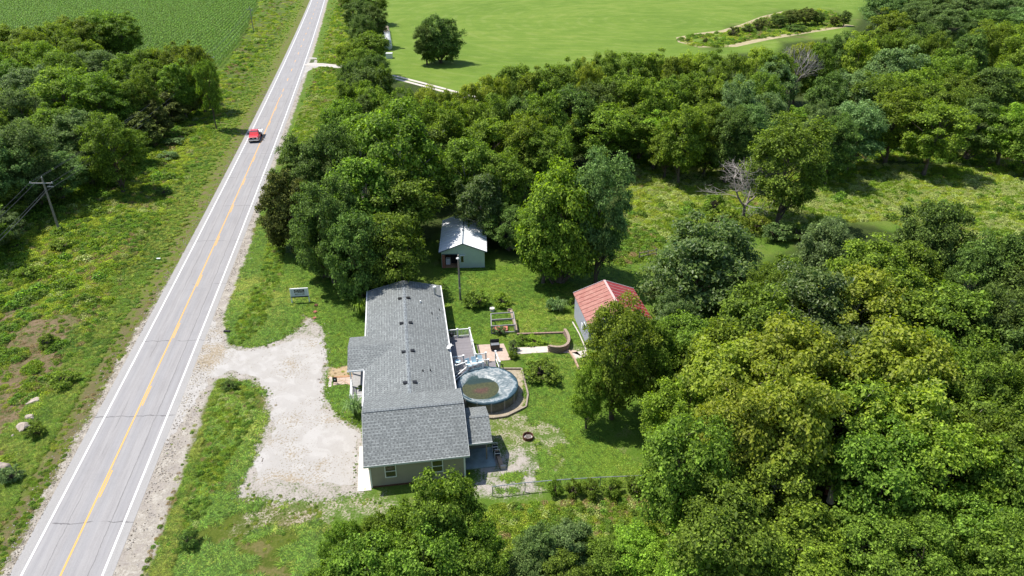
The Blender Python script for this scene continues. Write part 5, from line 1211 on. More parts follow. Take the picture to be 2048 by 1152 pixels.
row('the right wood, middle row', 'trees of the right-hand wood', [(1345,590,110,'oak','leathery green',9.5),(1375,770,150,'walnut','bright green',8.5),(1475,700,190,'sycamore','yellow-green'),(1590,650,200,'sycamore','yellow-green',13),(1700,670,200,'sycamore','leathery green'),(1810,660,210,'sycamore','yellow-green',13.5),(1905,680,170,'walnut','mid green'),(1990,700,170,'oak','mid green'),(2080,720,180,'oak','mid green')], 12, ['sycamore'], ['yellow-green'])
row('the right wood, sunlit sycamore row', 'trees of the right-hand wood', [(1380,835,190,'walnut','mid green',11.5),(1495,790,190,'sycamore','yellow-green'),(1600,760,200,'sycamore','yellow-green',13),(1730,765,210,'sycamore','olive green',12.5),(1850,770,200,'sycamore','yellow-green'),(1960,800,180,'sycamore','mid green'),(2060,830,190,'oak','mid green')], 11.5, ['sycamore'], ['yellow-green'])
row('the right wood, lower row', 'trees of the right-hand wood', [(1440,935,170,'walnut','mid green',9),(1570,900,170,'sycamore','olive green',9),(1800,880,200,'walnut','mid green',11),(1925,870,210,'walnut','bright green',11),(2045,905,180,'oak','mid green',11),(1475,1005,210,'walnut','mid green',10),(1610,1010,160,'sycamore','olive green',8)], 11, ['walnut'], ['mid green'])
row('the right wood, bottom edge', 'trees of the right-hand wood', [(1600,1075,190,'walnut','bright green',8),(1735,1030,150,'sycamore','mid green',7.5),(1855,1065,190,'oak','mid green',8.5),(1970,1010,170,'walnut','mid green',9),(2050,1070,190,'oak','mid green',9),(1400,1090,130,'walnut','bright green',7),(2130,1000,200,'oak','mid green')], 9, ['walnut'], ['mid green'])
tree(1242, 612, 160, 12, 'oak', 'olive green', 'rounded olive green tree on the lawn in front of the red-roofed shed')
tree(1180, 735, 80, 7.5, 'oak', 'olive green', 'small side tree hugging the left of the round lawn tree')
tree(1312, 650, 110, 9.6, 'oak', 'mid green', 'mid green tree squeezed between the round lawn tree and the right-hand wood')
# ---- bottom centre
row('the thicket below the house', 'trees of the thicket below the house', [(880,972,190,'broad','mid green',8.5),(748,1036,100,'broad','mid green',6.5),(690,1049,100,'broad','mid green',6.5),(800,1029,130,'broad','mid green',7),(735,1089,180,'broad','mid green',7.5),(850,1084,190,'broad','mid green',8.5),(945,1049,120,'broad','mid green',7.5),(630,1149,90,'broad','mid green',5),(680,1134,150,'broad','mid green',6.5),(940,1104,150,'broad','mid green',7)], 7, ['broad'], ['mid green'])
row('the low bushes below the fence', 'bushy trees on the low meadow', [(1075,1065,110,'broad','blue-green',4.5),(1140,1050,110,'broad','grey-green',4.5),(1210,1090,110,'broad','mid green',4),(1275,1060,120,'broad','bright green',4.5),(1330,1100,120,'broad','bright green',5),(1040,1120,110,'broad','blue-green',4),(1130,1125,120,'broad','mid green',4)], 4.5, ['broad'], ['mid green'])

# ---- shrubs
def shrub(px, py, wpx, h, tint, label, group=None, kind='shrub', name='shrub'):
    p = P(px, py); depth = p.y*cos(PITCH)+(CAM_H-h*.5)*sin(PITCH); r = wpx*depth/F_PX/2
    me, tm, r0, h0 = rt.choice(VAR[kind]); t = empty(name, (p.x, p.y, float(gz(p.x, p.y))-.03), rt.uniform(0, 6)); t.scale = (r/r0, r/r0, h/h0)
    tag(t, label, 'shrub', group); link('stem', tm, t); c = link('foliage', me, t); c.material_slots[0].link = 'OBJECT'; c.material_slots[0].material = LEAF[tint]; c['kind'] = 'stuff'; return t
shrub(1085, 755, 62, 1.7, 'mid green', 'rounded dark leafy shrub on the lawn right of the pool')
shrub(955, 612, 46, 1.9, 'mid green', 'leafy garden shrub right of the yard light pole'); shrub(1003, 612, 34, 1.5, 'bright green', 'brighter green shrub behind the garden frame')
shrub(1026, 702, 20, 1.3, 'grey-green', 'pale leggy plant at the patio corner'); shrub(1028, 716, 18, .9, 'mid green', 'low green plant just below the patio corner plant')
shrub(380, 1090, 34, 1.2, 'dark green', 'small dark bush in the grass by the lower road shoulder'); shrub(460, 776, 26, .8, 'dark green', 'dark weedy bush at the top of the grass island')
shrub(1110, 620, 30, 1.6, 'grey-green', 'pale weedy shrub under the olive tree by the red-roofed shed'); shrub(1150, 612, 26, 1.2, 'mid green', 'small shrub behind the far corner of the red-roofed shed')
shrub(1000, 668, 22, .9, 'grey-green', 'grey-green plant in front of the garden frame'); shrub(1068, 683, 36, .5, 'bright green', 'bright green planting in the bed by the low tan wall')
shrub(1045, 685, 24, .9, 'mid green', 'dark leafy plant between the patio and bed wall'); shrub(950, 765, 10, .7, 'mid green', 'small plant squeezed between the deck stairs and pool')
shrub(722, 785, 14, .8, 'mid green', 'small shrub at the front porch corner'); shrub(1530, 55, 30, 3, 'dark olive', 'low dark bush, left end of the brushy island clump')
for i, (px, py, w_, lab) in enumerate(((1110, 990, 26, 'leftmost'), (1145, 990, 30, 'second from left'), (1182, 990, 34, 'third from left'), (1222, 990, 36, 'fourth from left'), (1270, 986, 40, 'fifth from left'), (1312, 990, 38, 'rightmost'))):
    shrub(px, py, w_, 1.5, 'mid green', 'leafy bush on the wire fence, %s along it' % lab, 'bushes growing on the wire fence')
isl = [(1465, 72, 22, 3), (1515, 60, 24, 3.2), (1555, 55, 34, 5), (1580, 52, 40, 6), (1610, 50, 40, 6.5), (1635, 50, 26, 5), (1668, 53, 22, 4), (1686, 52, 24, 6), (1375, 84, 8, 1), (1410, 84, 10, 1.4), (1432, 80, 8, 1), (1590, 62, 34, 2), (1495, 66, 20, 2.5)]
for i, (px, py, w_, h_) in enumerate(sorted(isl)):
    shrub(px, py, w_, h_, 'dark olive' if i % 2 else 'dark green', '%s bush, %s from the left on the brushy hayfield island' % ('tall' if h_ > 3.5 else 'low', ORD[i+1]), 'bushes on the hayfield island', 'shrub' if h_ < 3.5 else 'oak')
for i, (px, py, w_, h_, tn) in enumerate(((1440, 455, 60, 3, 'olive green'), (1480, 470, 50, 2.4, 'olive green'), (1515, 460, 44, 2.2, 'yellow-green'), (1556, 480, 56, 2.6, 'blue-green'), (1600, 478, 50, 2.2, 'dark green'), (1425, 420, 40, 2.4, 'mid green'))):
    shrub(px, py, w_, h_, tn, '%s bush, %s from the left of those round the bare pale tree' % (tn, ORD[sorted([1440, 1480, 1515, 1556, 1600, 1425]).index(px)+1]), 'bushes round the bare pale tree')
for i, (px, py, w_, tn) in enumerate(((350, 290, 34, 'grey-green'), (335, 318, 36, 'grey-green'), (372, 268, 30, 'mid green'), (330, 390, 26, 'dark green'), (360, 205, 0, ''), (130, 500, 40, 'bright green'), (60, 560, 40, 'bright green'), (35, 500, 40, 'mid green'), (100, 700, 36, 'mid green'), (28, 960, 40, 'grey-green'), (75, 870, 36, 'mid green'), (130, 770, 44, 'olive green'))):
    if w_: shrub(px, py, w_, 1.3, tn, '%s bush in the left bank weeds, %s' % (tn, ['north of the road truck', 'just below the pale clump', 'upper end of the clump', 'near the lone dark scrub', '', 'beside the foot of the largest pole', 'farther down from the pole', 'at the left edge by the yellow marker', 'above the flat pale stone', 'right of the large grey boulder', 'below the jagged boulder', 'by the brown patch near the shoulder'][i]), 'bushes on the left bank')

# long-bladed ornamental grasses by the house
def blade_clump(n, h, spread, w, mat, name, seed, droop=.6):
    rs = np.random.RandomState(seed); Vs = []; Fs = []; k = 0
    for i in range(n):
        a = rs.uniform(0, 2*pi); L = h*rs.uniform(.7, 1.15); out = spread*rs.uniform(.2, 1); d = np.array([cos(a), sin(a), 0]); s = np.array([-sin(a), cos(a), 0])*w*.5
        b = d*rs.uniform(0, .15); pts = [b, b+d*out*.35+np.array([0, 0, L*.65]), b+d*out*.8+np.array([0, 0, L*.9]), b+d*out*1.2+np.array([0, 0, L*(.9-droop*.5)])]
        ws = [1, .9, .6, .08]
        for p, q in zip(pts, ws): Vs += [p-s*q, p+s*q]
        for j in range(3): Fs += [(k+2*j, k+2*j+1, k+2*j+3), (k+2*j, k+2*j+3, k+2*j+2)]
        k += 8
    return mesh_tris(name, np.array(Vs), np.array(Fs), mat)
for px, py, tn, lab, sz in ((722, 632, 'mid green', 'tall arching ornamental grass by the north end of the house', 1.5), (711, 830, 'grey-green', 'arching pale ornamental grass beside the garage corner', 1.3), (1122, 622, 'grey-green', 'spiky pale grass clump by the red-roofed shed', 1.0)):
    o = link('ornamental_grass', blade_clump(170, 1.5*sz, 1.0*sz, .07, LEAF[tn], 'ornamental_grass', int(px)), None, P(px, py)); tag(o, lab, 'ornamental grass')

# bare trees
def bare_tree(px, py, h, seed, label, spread=1.0, fork=.3, base=None, wmul=1.0, droop=0.0):
    rg = random.Random(seed); mb = MB(); tw = MB()
    def grow(p, d, r, L, lev):
        n = 3; q = p
        for i in range(n):
            dd = (d+Vector((rg.uniform(-1, 1), rg.uniform(-1, 1), rg.uniform(-.6, 1)))*.16).normalized(); e = q+dd*L/n; re = r*(1-.3*(i+1)/n)
            (mb if lev < 3 else tw).tube(q, e, r*(1-.3*i/n), re, 6 if lev < 2 else 4 if lev < 4 else 3, cap=False); q = e; d = dd
            if lev < 5 and i > 0 and rg.random() < .75:
                ax = d.cross(Vector((rg.uniform(-1, 1), rg.uniform(-1, 1), rg.uniform(-1, 1)))).normalized(); d2 = (Matrix.Rotation(rg.uniform(.5, .95)*spread, 3, ax) @ d); d2.z = max(d2.z, -.1); grow(q, d2, re*.55, L*.7, lev+1)
        if lev < 5:
            for _ in range(2 if lev else 3):
                ax = d.cross(Vector((rg.uniform(-1, 1), rg.uniform(-1, 1), rg.uniform(-1, 1)))).normalized(); d2 = (Matrix.Rotation(rg.uniform(.35, .8)*spread, 3, ax) @ d); d2.z = max(d2.z, -.05 if spread > 1 else .2); grow(q, d2.normalized(), r*.6, L*.8, lev+1)
    grow(Vector((0, 0, 0)), Vector((0, 0, 1)), h*.028*wmul, h*fork, 0)
    p = P(px, py); r = empty('bare_tree', (p.x, p.y, float(gz(p.x, p.y))-.05)); r.scale = (1.35, 1.2, 1.0) if spread > 1 else (1, 1, 1); tag(r, label, 'tree')
    mb.build('trunk', dead_wood, r, True); o = tw.build('twigs', plain('grey_twigs', (.32, .285, .26), .9, .2, 3), r, True); o['kind'] = 'stuff'; return r
bare_tree(1487, 447, 10.5, 4, 'bare pale dead tree with a crooked trunk in the meadow', 1.45, .30, wmul=.75)
b = P(1615, 122, 12.5); 
def px_of(X, Y, Zc=0):
    r = Vector((X, Y, Zc-CAM_H)); D = r.y*cos(PITCH)-r.z*sin(PITCH); U = r.y*sin(PITCH)+r.z*cos(PITCH); return 1024+F_PX*r.x/D, 576-F_PX*U/D
q = px_of(b.x-2.5, b.y); bare_tree(q[0], q[1], 15, 9, 'tall bare grey tree rising from the tree belt', .75, .3)

# ------------------------------------------------------------------ scattered ground plants (uncountable)
def mk(name, V, F, mat):
    me = mesh_tris(name, V, F, mat); return bpy.data.objects.new(name, me)
def lowclump(seed, r, h, n, leaf, mat, name):
    rs = np.random.RandomState(seed); a = rs.uniform(0, 2*pi, n); q = np.sqrt(rs.rand(n)); x = r*q*np.cos(a); y = r*q*np.sin(a); z = h*(1-q*q*.8)*rs.uniform(.35, 1, n)
    N = np.stack([x/r*.6, y/r*.6, np.full(n, .8)], 1)+rs.normal(size=(n, 3))*.45
    V, F = leaf_cloud(np.stack([x, y, z], 1), N, leaf, rs); return mk(name, V, F, mat)
weedM = [leafmat('weed_a', (.044, .074, .009), (.110, .158, .021)), leafmat('weed_b', (.066, .092, .014), (.156, .186, .030)), leafmat('weed_c', (.030, .058, .010), (.080, .128, .022)), leafmat('weed_dry', (.06, .048, .02), (.16, .12, .06), trans=.15), leafmat('weed_pale', (.06, .075, .028), (.20, .225, .085), trans=.25)]
grassM = [leafmat('grass_a', (.042, .075, .010), (.092, .140, .020)), leafmat('grass_b', (.062, .082, .016), (.135, .155, .034)), leafmat('grass_c', (.026, .054, .009), (.062, .108, .018))]
def cl(name, objs):
    c = bpy.data.collections.new(name)
    for i, o in enumerate(objs): o.name = '%02d_%s' % (i, o.name); c.objects.link(o)
    return c
weeds_c = cl('weed_kit', [lowclump(1, .75, .6, 260, .15, weedM[0], 'weed'), lowclump(2, .8, .42, 240, .14, weedM[1], 'weed'), lowclump(3, .7, .75, 230, .19, weedM[2], 'weed'), lowclump(4, .6, .45, 180, .11, weedM[3], 'weed'), lowclump(5, .7, .6, 220, .13, weedM[4], 'weed')])
def kitblade(seed, n, h, sp, w, mat): return bpy.data.objects.new('tuft', blade_clump(n, h, sp, w, mat, 'tuft', seed, .4))
tuftsY = 0
tufts_c = cl('tuft_kit', [kitblade(21, 60, .26, .40, .035, grassM[0]), kitblade(22, 60, .28, .42, .035, grassM[1]), kitblade(23, 60, .24, .38, .035, grassM[2])])
lawn_c = cl('lawn_kit', [kitblade(31, 26, .07, .38, .05, grassM[0]), kitblade(32, 26, .06, .38, .05, grassM[1]), kitblade(33, 26, .08, .38, .05, grassM[2])])
def corn(seed):
    rs = np.random.RandomState(seed); Vs = []; Fs = []; k = 0
    for i in range(9):
        a = rs.uniform(0, 6.28); d = np.array([cos(a), sin(a), 0]); s = np.array([-sin(a), cos(a), 0])*.065; z = .5+i*.2
        pts = [np.array([0, 0, z]), d*.22+np.array([0, 0, z+.32]), d*.42+np.array([0, 0, z+.15])]
        for p, q in zip(pts, (1, 1, .1)): Vs += [p-s*q, p+s*q]
        for j in range(2): Fs += [(k+2*j, k+2*j+1, k+2*j+3), (k+2*j, k+2*j+3, k+2*j+2)]
        k += 6
    Vs += [[-.02, 0, 0], [.02, 0, 0], [.02, 0, 2.3], [-.02, 0, 2.3]]; Fs += [(k, k+1, k+2), (k, k+2, k+3)]
    return mk('plant', np.array(Vs), np.array(Fs), leafmat('corn_leaf%d' % seed, (.018, .040, .009), (.055, .096, .020), trans=.3))
corn_c = cl('corn_kit', [corn(1), corn(2), corn(3)])
def scatter(name, pts, rot, scl, idx, coll, label):
    me = bpy.data.meshes.new(name); me.vertices.add(len(pts)); me.vertices.foreach_set('co', np.ascontiguousarray(pts, np.float32).ravel())
    for nm, ty, arr in (('rot', 'FLOAT', rot.astype(np.float32)), ('scl', 'FLOAT', scl.astype(np.float32)), ('idx', 'INT', idx.astype(np.int32))):
        a = me.attributes.new(nm, ty, 'POINT'); a.data.foreach_set('value', arr)
    me.update(); o = link(name, me); tag(o, label, None, kind='stuff')
    ng = bpy.data.node_groups.new(name+'_nodes', 'GeometryNodeTree'); ng.interface.new_socket('Geometry', in_out='INPUT', socket_type='NodeSocketGeometry'); ng.interface.new_socket('Geometry', in_out='OUTPUT', socket_type='NodeSocketGeometry')
    N = ng.nodes; L = ng.links; gi = N.new('NodeGroupInput'); go = N.new('NodeGroupOutput'); ip = N.new('GeometryNodeInstanceOnPoints'); ci = N.new('GeometryNodeCollectionInfo')
    ci.inputs['Collection'].default_value = coll; ci.inputs['Separate Children'].default_value = True; ci.inputs['Reset Children'].default_value = True
    ip.inputs['Pick Instance'].default_value = True
    def na(nm, ty):
        q = N.new('GeometryNodeInputNamedAttribute'); q.data_type = ty; q.inputs['Name'].default_value = nm; return q.outputs[0]
    cx = N.new('ShaderNodeCombineXYZ'); L.new(na('rot', 'FLOAT'), cx.inputs[2])
    try:
        er = N.new('FunctionNodeEulerToRotation'); L.new(cx.outputs[0], er.inputs[0]); L.new(er.outputs[0], ip.inputs['Rotation'])
    except Exception: L.new(cx.outputs[0], ip.inputs['Rotation'])
    L.new(na('scl', 'FLOAT'), ip.inputs['Scale']); L.new(na('idx', 'INT'), ip.inputs['Instance Index'])
    L.new(gi.outputs[0], ip.inputs['Points']); L.new(ci.outputs[0], ip.inputs['Instance']); L.new(ip.outputs[0], go.inputs[0])
    md = o.modifiers.new('scatter', 'NODES'); md.node_group = ng; return o
def sample(poly_px, n, seed, margin=0):
    """points spread over the photo outline, denser near the camera"""
    rs = np.random.RandomState(seed); pp = np.array(poly_px, float); lo, hi = pp.min(0), pp.max(0); lo = np.maximum(lo, [-500, -60]); hi = np.minimum(hi, [2500, 1400])
    q = rs.uniform(lo, hi, (n*6, 2)); q = q[sdist(poly_px, q[:, 0], q[:, 1]) > margin][:n]
    u = (q[:, 0]-1024)/F_PX; v = (q[:, 1]-576)/F_PX; d1 = cos(PITCH)-v*sin(PITCH); d2 = -sin(PITCH)-v*cos(PITCH); t = -CAM_H/d2
    return np.stack([u*t, d1*t], 1), rs
def plants(name, poly, n, seed, coll, wts, s0, s1, label, rmin=None, extra=None, far=.35):
    xy, rs = sample(poly, n, seed); keep = np.abs(road_d(xy[:, 0], xy[:, 1])) > (rmin or 5.2)
    xy = xy[keep]
    if extra is not None: xy = xy[extra(xy)]
    z = gz(xy[:, 0], xy[:, 1]); m = len(xy); w = np.array(wts, float)
    f = fbm(xy[:, 0], xy[:, 1], 7, seed+3); f2 = fbm(xy[:, 0]+50, xy[:, 1], 4, seed+7)
    pr = np.tile(w, (m, 1)); k = len(w)
    for j in range(k): pr[:, j] *= np.exp(7*(fbm(xy[:, 0]+31*j, xy[:, 1]-17*j, 6.5, seed+j)-.5))
    pr /= pr.sum(1, keepdims=True); idx = (rs.rand(m, 1) > np.cumsum(pr, 1)).sum(1).clip(0, k-1)
    sc_ = rs.uniform(s0, s1, m)*(1+far*np.clip((xy[:, 1]-70)/150, 0, 2))*(.7+.6*f2)
    return scatter(name, np.stack([xy[:, 0], xy[:, 1], z-.03], 1), rs.uniform(0, 6.28, m), sc_, idx, coll, label)
def nolane(xy, w=3.2):
    d = np.full(len(xy), 1e9)
    for a, b in zip(lp, lp[1:]):
        e = b-a; L = e.length_squared; t = np.clip(((xy[:, 0]-a.x)*e.x+(xy[:, 1]-a.y)*e.y)/L, 0, 1); d = np.minimum(d, np.hypot(xy[:, 0]-a.x-t*e.x, xy[:, 1]-a.y-t*e.y))
    return d > w
plants('bank_weeds', [(-900,1500),(-900,420),(0,300),(130,330),(300,310),(430,150),(455,132),(520,10),(528,-45),(650,-45),(620,0),(560,200),(470,420),(300,800),(60,1300),(0,1500)], 46000, 1, weeds_c, [1, 1.5, .55, .45, .2], .4, .9, 'rough green and brown weeds on the bank left of the road', rmin=6.5, extra=lambda xy: (np.abs(road_d(xy[:, 0], xy[:, 1])) > 6.4+4*fbm(xy[:, 0], xy[:, 1], 3.5, 79)+5*fbm(xy[:, 0], xy[:, 1], .4, 83)**2+np.clip((xy[:, 1]-75)/40, 0, 1)) & ((sdist(ZP['brown_bank'], xy[:, 0], xy[:, 1]) < 0) | (fbm(xy[:, 0], xy[:, 1], 2.2, 84) > .52)))
plants('verge_grass', [(-500,1300),(-200,1152),(60,800),(380,300),(560,0),(560,-20),(660,-20),(690,-20),(560,330),(440,560),(470,690),(400,900),(300,1300)], 56000, 2, tufts_c, [1, .6, .5], .5, 1.0, 'long grass along both verges of the road', rmin=4.6, extra=lambda xy: (np.abs(road_d(xy[:, 0], xy[:, 1])) < 8+7*fbm(xy[:, 0], xy[:, 1], 3, 77)) & (np.abs(road_d(xy[:, 0], xy[:, 1])) > 4.5+1.6*fbm(xy[:, 0], xy[:, 1], 1.5, 78)+4.5*fbm(xy[:, 0], xy[:, 1], .35, 80)**2) & (sdist(ZP['gravel'], xy[:, 0], xy[:, 1]) < -.2) & nolane(xy, 4) & ((xy[:, 1] > 75) | (np.abs(road_d(xy[:, 0], xy[:, 1])) > 6.6)))
plants('meadow_weeds', Z['meadow'], 11000, 3, weeds_c, [1, 1.6, .12, .08, 1.5], .4, .9, 'tall pale weeds covering the meadow on the right')
plants('low_meadow_weeds', Z['meadow_low'], 5200, 4, weeds_c, [1, 1, .3, .35, .3], .35, .75, 'yellow-green weeds on the meadow below the wire fence')
plants('verge_weeds', Z['verge_right'], 3500, 5, weeds_c, [1, 1, .5, .25, .5], .5, .9, 'weeds on the strip between the road and the hedgerow', rmin=6, extra=lambda xy: nolane(xy))
plants('island_weeds', Z['island_strip'], 900, 6, weeds_c, [1, 1, 1, .3, .2], .6, 1.0, 'scrubby weeds on the brushy hayfield island')
plants('wood_undergrowth', [(1240,440),(1330,480),(1300,520),(1240,530),(1200,500)], 500, 7, weeds_c, [.6, .3, 1, .6, .1], .7, 1.2, 'dark undergrowth on the shaded bank below the tree belt')
plants('wood_undergrowth', [(1230,330),(1500,200),(1750,250),(2100,280),(2100,345),(1850,325),(1650,310),(1400,325)], 2600, 18, weeds_c, [.6, .3, 1, .3, .1], .8, 1.3, 'dark undergrowth below the front of the tree belt')
plants('wood_undergrowth', [(-300,380),(130,330),(300,240),(420,160),(430,190),(330,330),(140,430),(-300,520)], 1600, 8, weeds_c, [.6, .3, 1, .4, .1], .8, 1.4, 'dark undergrowth along the edge of the upper left wood')
ng_ = lambda xy: (sdist(ZP['gravel'], xy[:, 0], xy[:, 1]) < -.25)
def nowalk(xy):
    a = (xy[:, 0]-HO.x)*cos(PSI)+(xy[:, 1]-HO.y)*sin(PSI); b = -(xy[:, 0]-HO.x)*sin(PSI)+(xy[:, 1]-HO.y)*cos(PSI)
    return ~((a > 14) & (a < 22.6) & (b > 16.2) & (b < 19.5) & (b > 17.6-(a-18.5)*.35*(a > 18.5))) & (sdist(Pn([(1140, 704), (1174, 698), (1178, 713), (1148, 721)]), xy[:, 0], xy[:, 1]) < 0)
hx = lambda xy: ng_(xy) & nowalk(xy) & ((sdist(ZP['gravel_soft'], xy[:, 0], xy[:, 1]) < 0) | (fbm(xy[:, 0], xy[:, 1], 1.5, 81) > .52)) & ((sdist(ZP['yard_patchy'], xy[:, 0], xy[:, 1]) < 0) | (fbm(xy[:, 0], xy[:, 1], 1.5, 82) > .5)) & ~(((xy[:, 0]-HO.x)*cos(PSI)+(xy[:, 1]-HO.y)*sin(PSI) > -2.4) & ((xy[:, 0]-HO.x)*cos(PSI)+(xy[:, 1]-HO.y)*sin(PSI) < 14.8) & (-(xy[:, 0]-HO.x)*sin(PSI)+(xy[:, 1]-HO.y)*cos(PSI) > -.3) & (-(xy[:, 0]-HO.x)*sin(PSI)+(xy[:, 1]-HO.y)*cos(PSI) < 21))
plants('tall_meadow_weeds', Z['meadow'], 500, 26, weeds_c, [1.2, .8, 1.2, .1, .5], .9, 1.6, 'taller weed clumps scattered over the right meadow', extra=lambda xy: fbm(xy[:, 0], xy[:, 1], 6, 87) > .52)
plants('front_grass', Z['lawn_front'], 9000, 9, lawn_c, [1, .7, .8], .8, 1.5, 'uneven grass of the front lawn by the sign', extra=hx)
plants('verge_weeds', [(-500,1300),(-200,1152),(60,800),(380,300),(560,0),(560,-20),(660,-20),(690,-20),(560,330),(440,560),(440,600),(300,1300)], 7000, 23, weeds_c, [1, 1, .7, .9, .2], .12, .42, 'small weeds fringing the gravel shoulders of the road', rmin=4.5, extra=lambda xy: (np.abs(road_d(xy[:, 0], xy[:, 1])) < 9) & ((road_d(xy[:, 0], xy[:, 1]) < 0) | (road_d(xy[:, 0], xy[:, 1]) > 5.8)) & (sdist(ZP['gravel'], xy[:, 0], xy[:, 1]) < -.2) & nolane(xy, 4))
plants('bank_weeds', [(-300,1000),(-300,450),(0,480),(130,420),(300,340),(430,200),(500,60),(560,20),(430,300),(330,430),(220,600),(100,820),(0,960)], 900, 25, weeds_c, [1.2, .8, 1.4, .1, .3], .9, 1.7, 'taller leafy weed clumps standing out on the left bank', rmin=12, extra=lambda xy: (fbm(xy[:, 0], xy[:, 1], 5, 86) > .55) & (sdist(ZP['brown_bank'], xy[:, 0], xy[:, 1]) < 1))
plants('bank_weeds', Z['brown_bank'], 2600, 24, weeds_c, [.4, .5, .3, 2.2, .1], .15, .5, 'sparse dry weeds on the bare brown bank', rmin=8)
plants('house_grass', [(650,590),(735,590),(735,690),(702,738),(735,800),(735,858),(700,840),(648,800),(650,700)], 3200, 19, lawn_c, [.6, .2, 1.4], .7, 1.2, 'lush mown grass beside the front of the house', extra=lambda xy: ng_(xy) & (sdist(ZP['bed_left'], xy[:, 0], xy[:, 1]) < 0) & ((xy[:, 0]-HO.x)*cos(PSI)+(xy[:, 1]-HO.y)*sin(PSI) < -.8))
plants('island_grass', Z['island'], 9000, 10, lawn_c, [1, .8, 1], .8, 1.6, 'grass strip between the road shoulder and the gravel', rmin=6.8, extra=lambda xy: hx(xy) & (fbm(xy[:, 0], xy[:, 1], 2.2, 85) < .56))
plants('back_grass', [(885,540),(1320,510),(1160,700),(1160,860),(1330,960),(990,985),(1050,830),(1050,700),(900,660)], 15000, 11, lawn_c, [1, .6, 1], .7, 1.3, 'mown grass of the back yard', extra=hx)
# a few taller weeds in front grass strips
plants('ditch_weeds', [(470,650),(520,560),(540,470),(575,480),(560,560),(520,660),(480,688)], 420, 12, weeds_c, [1, .6, .8, .1, .1], .3, .55, 'taller weeds in the ditch across the front lawn', rmin=6.5)
plants('island_weeds', [(440,790),(470,760),(510,790),(500,850),(420,1010),(330,1152),(310,1152),(400,930)], 420, 13, weeds_c, [1, .8, .8, .2, .1], .25, .5, 'taller weeds along the middle of the grass strip', rmin=6.8)
# corn rows parallel to the road
cp = ZP['corn']; pts = []
for d in np.arange(-12, -330, -1.35):
    ys_ = np.arange(150, 520, .62 if d > -150 else 1.1); x = road_x(ys_)+d; pts.append(np.stack([x, ys_], 1))
xy = np.concatenate(pts); xy = xy[sdist(cp, xy[:, 0], xy[:, 1]) > 0]
vx = 1024+F_PX*xy[:, 0]/(xy[:, 1]*cos(PITCH)+CAM_H*sin(PITCH)); vy = 576-F_PX*(xy[:, 1]*sin(PITCH)-CAM_H*cos(PITCH))/(xy[:, 1]*cos(PITCH)+CAM_H*sin(PITCH))
xy = xy[(vx > -120) & (vy > -40)]
rs = np.random.RandomState(4); m = len(xy); xy = xy+rs.normal(size=xy.shape)*.07; print('corn plants', m)
scatter('corn_field', np.stack([xy[:, 0], xy[:, 1], np.zeros(m)], 1), rs.uniform(0, 6.28, m), rs.uniform(.85, 1.12, m), rs.randint(0, 3, m), corn_c, 'rows of green corn in the upper left field')

# loose stones on the shoulders and round the drive
def stone_src(seed):
    rs = np.random.RandomState(seed); bm = bmesh.new(); bmesh.ops.create_icosphere(bm, subdivisions=1, radius=.09)
    for v in bm.verts: v.co *= rs.uniform(.7, 1.25); v.co.z *= .6
    me = bpy.data.meshes.new('stone'); bm.to_mesh(me); bm.free(); me.materials.append(stone_m); return bpy.data.objects.new('stone', me)
stone_m, _t, _b, _o = newmat('loose_stone'); _g = G(_t); _oi = _g.n('ShaderNodeObjectInfo')
_g.l(_g.ramp(_oi.outputs['Random'], (0, (.10, .08, .055)), (.4, (.26, .22, .18)), (1, (.42, .39, .35))), _b.inputs['Base Color']); _b.inputs['Roughness'].default_value = .9
stone_c = cl('stone_kit', [stone_src(i) for i in range(4)])
rs = np.random.RandomState(9); n = 9000
yy = 28+170*rs.rand(n)**1.6; sgn = np.where(rs.rand(n) < .5, -1, 1); dd = sgn*(3.8+np.abs(rs.normal(size=n))*np.where(yy < 70, 1.1, .6))
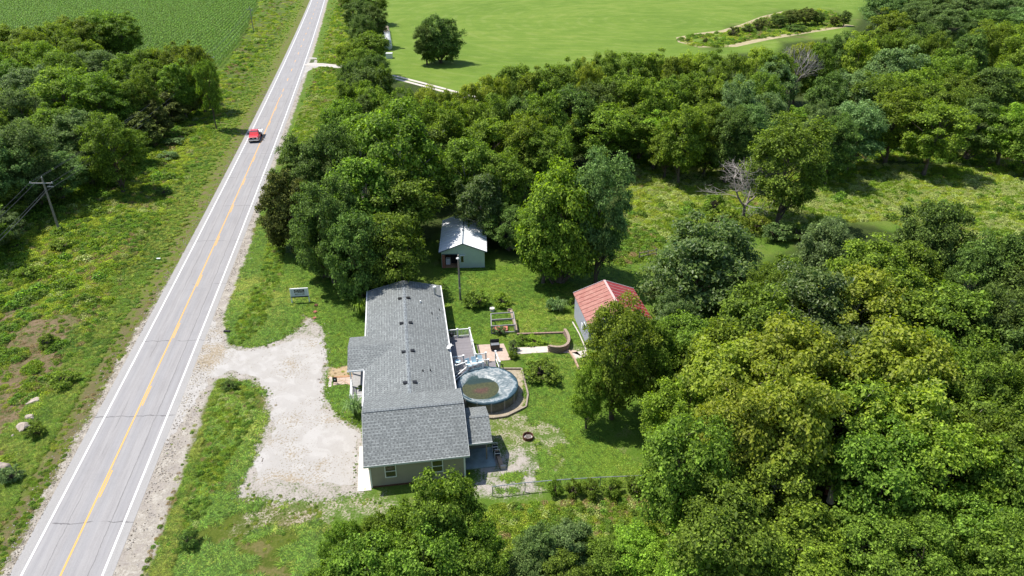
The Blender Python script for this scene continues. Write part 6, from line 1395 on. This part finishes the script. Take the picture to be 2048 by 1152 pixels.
kx = road_dx(yy); Lk = np.sqrt(1+kx*kx); xy = np.stack([road_x(yy)+dd/Lk, yy-dd*kx/Lk], 1); xy = xy[fbm(xy[:, 0], xy[:, 1], .9, 90) > .42]
def edge_pts(zone, n, w, seed):
    rs = np.random.RandomState(seed); z = ZP[zone]; lo, hi = z.min(0)-2, z.max(0)+2; q = rs.uniform(lo, hi, (n*8, 2)); d = sdist(z, q[:, 0], q[:, 1]); q = q[(np.abs(d) < w*(.3+fbm(q[:, 0], q[:, 1], 2, seed)))&(np.abs(road_d(q[:, 0], q[:, 1])) > 4)]; return q[:n]
xy = np.concatenate([xy, edge_pts('gravel', 1100, .9, 5)])
xy = xy[(np.abs(road_d(xy[:, 0], xy[:, 1])) < 6.2) | (sdist(ZP['gravel'], xy[:, 0], xy[:, 1]) > -.6)]
il = lambda q: np.stack([(q[:, 0]-HO.x)*cos(PSI)+(q[:, 1]-HO.y)*sin(PSI), -(q[:, 0]-HO.x)*sin(PSI)+(q[:, 1]-HO.y)*cos(PSI)], 1)
ab = il(xy); xy = xy[~((ab[:, 0] > -1.3) & (ab[:, 0] < 10.8) & (ab[:, 1] > -.1) & (ab[:, 1] < 30))]
m = len(xy); scatter('loose_stones', np.stack([xy[:, 0], xy[:, 1], np.full(m, .02)], 1), rs.uniform(0, 6, m), rs.uniform(.25, .9, m)**1.2, rs.randint(0, 4, m), stone_c, 'loose stones along the road shoulders and gravel edges')
# small weeds creeping over the gravel edges
xy = np.concatenate([edge_pts('gravel', 120, .8, 15), edge_pts('gravel_soft', 900, 3.0, 16)[0:900]]); ab = il(xy); xy = xy[~((ab[:, 0] > -1.3) & (ab[:, 0] < 10.8) & (ab[:, 1] > -.1) & (ab[:, 1] < 30)) & (fbm(xy[:, 0], xy[:, 1], 1.1, 33) > .46) & (sdist(ZP['gravel'], xy[:, 0], xy[:, 1]) < .7)]; m = len(xy)
scatter('gravel_weeds', np.stack([xy[:, 0], xy[:, 1], np.full(m, .0)], 1), rs.uniform(0, 6, m), rs.uniform(.07, .26, m), rs.choice([0, 1, 2, 3], m, p=[.35, .3, .2, .15]), weeds_c, 'small weeds creeping over the gravel edges')
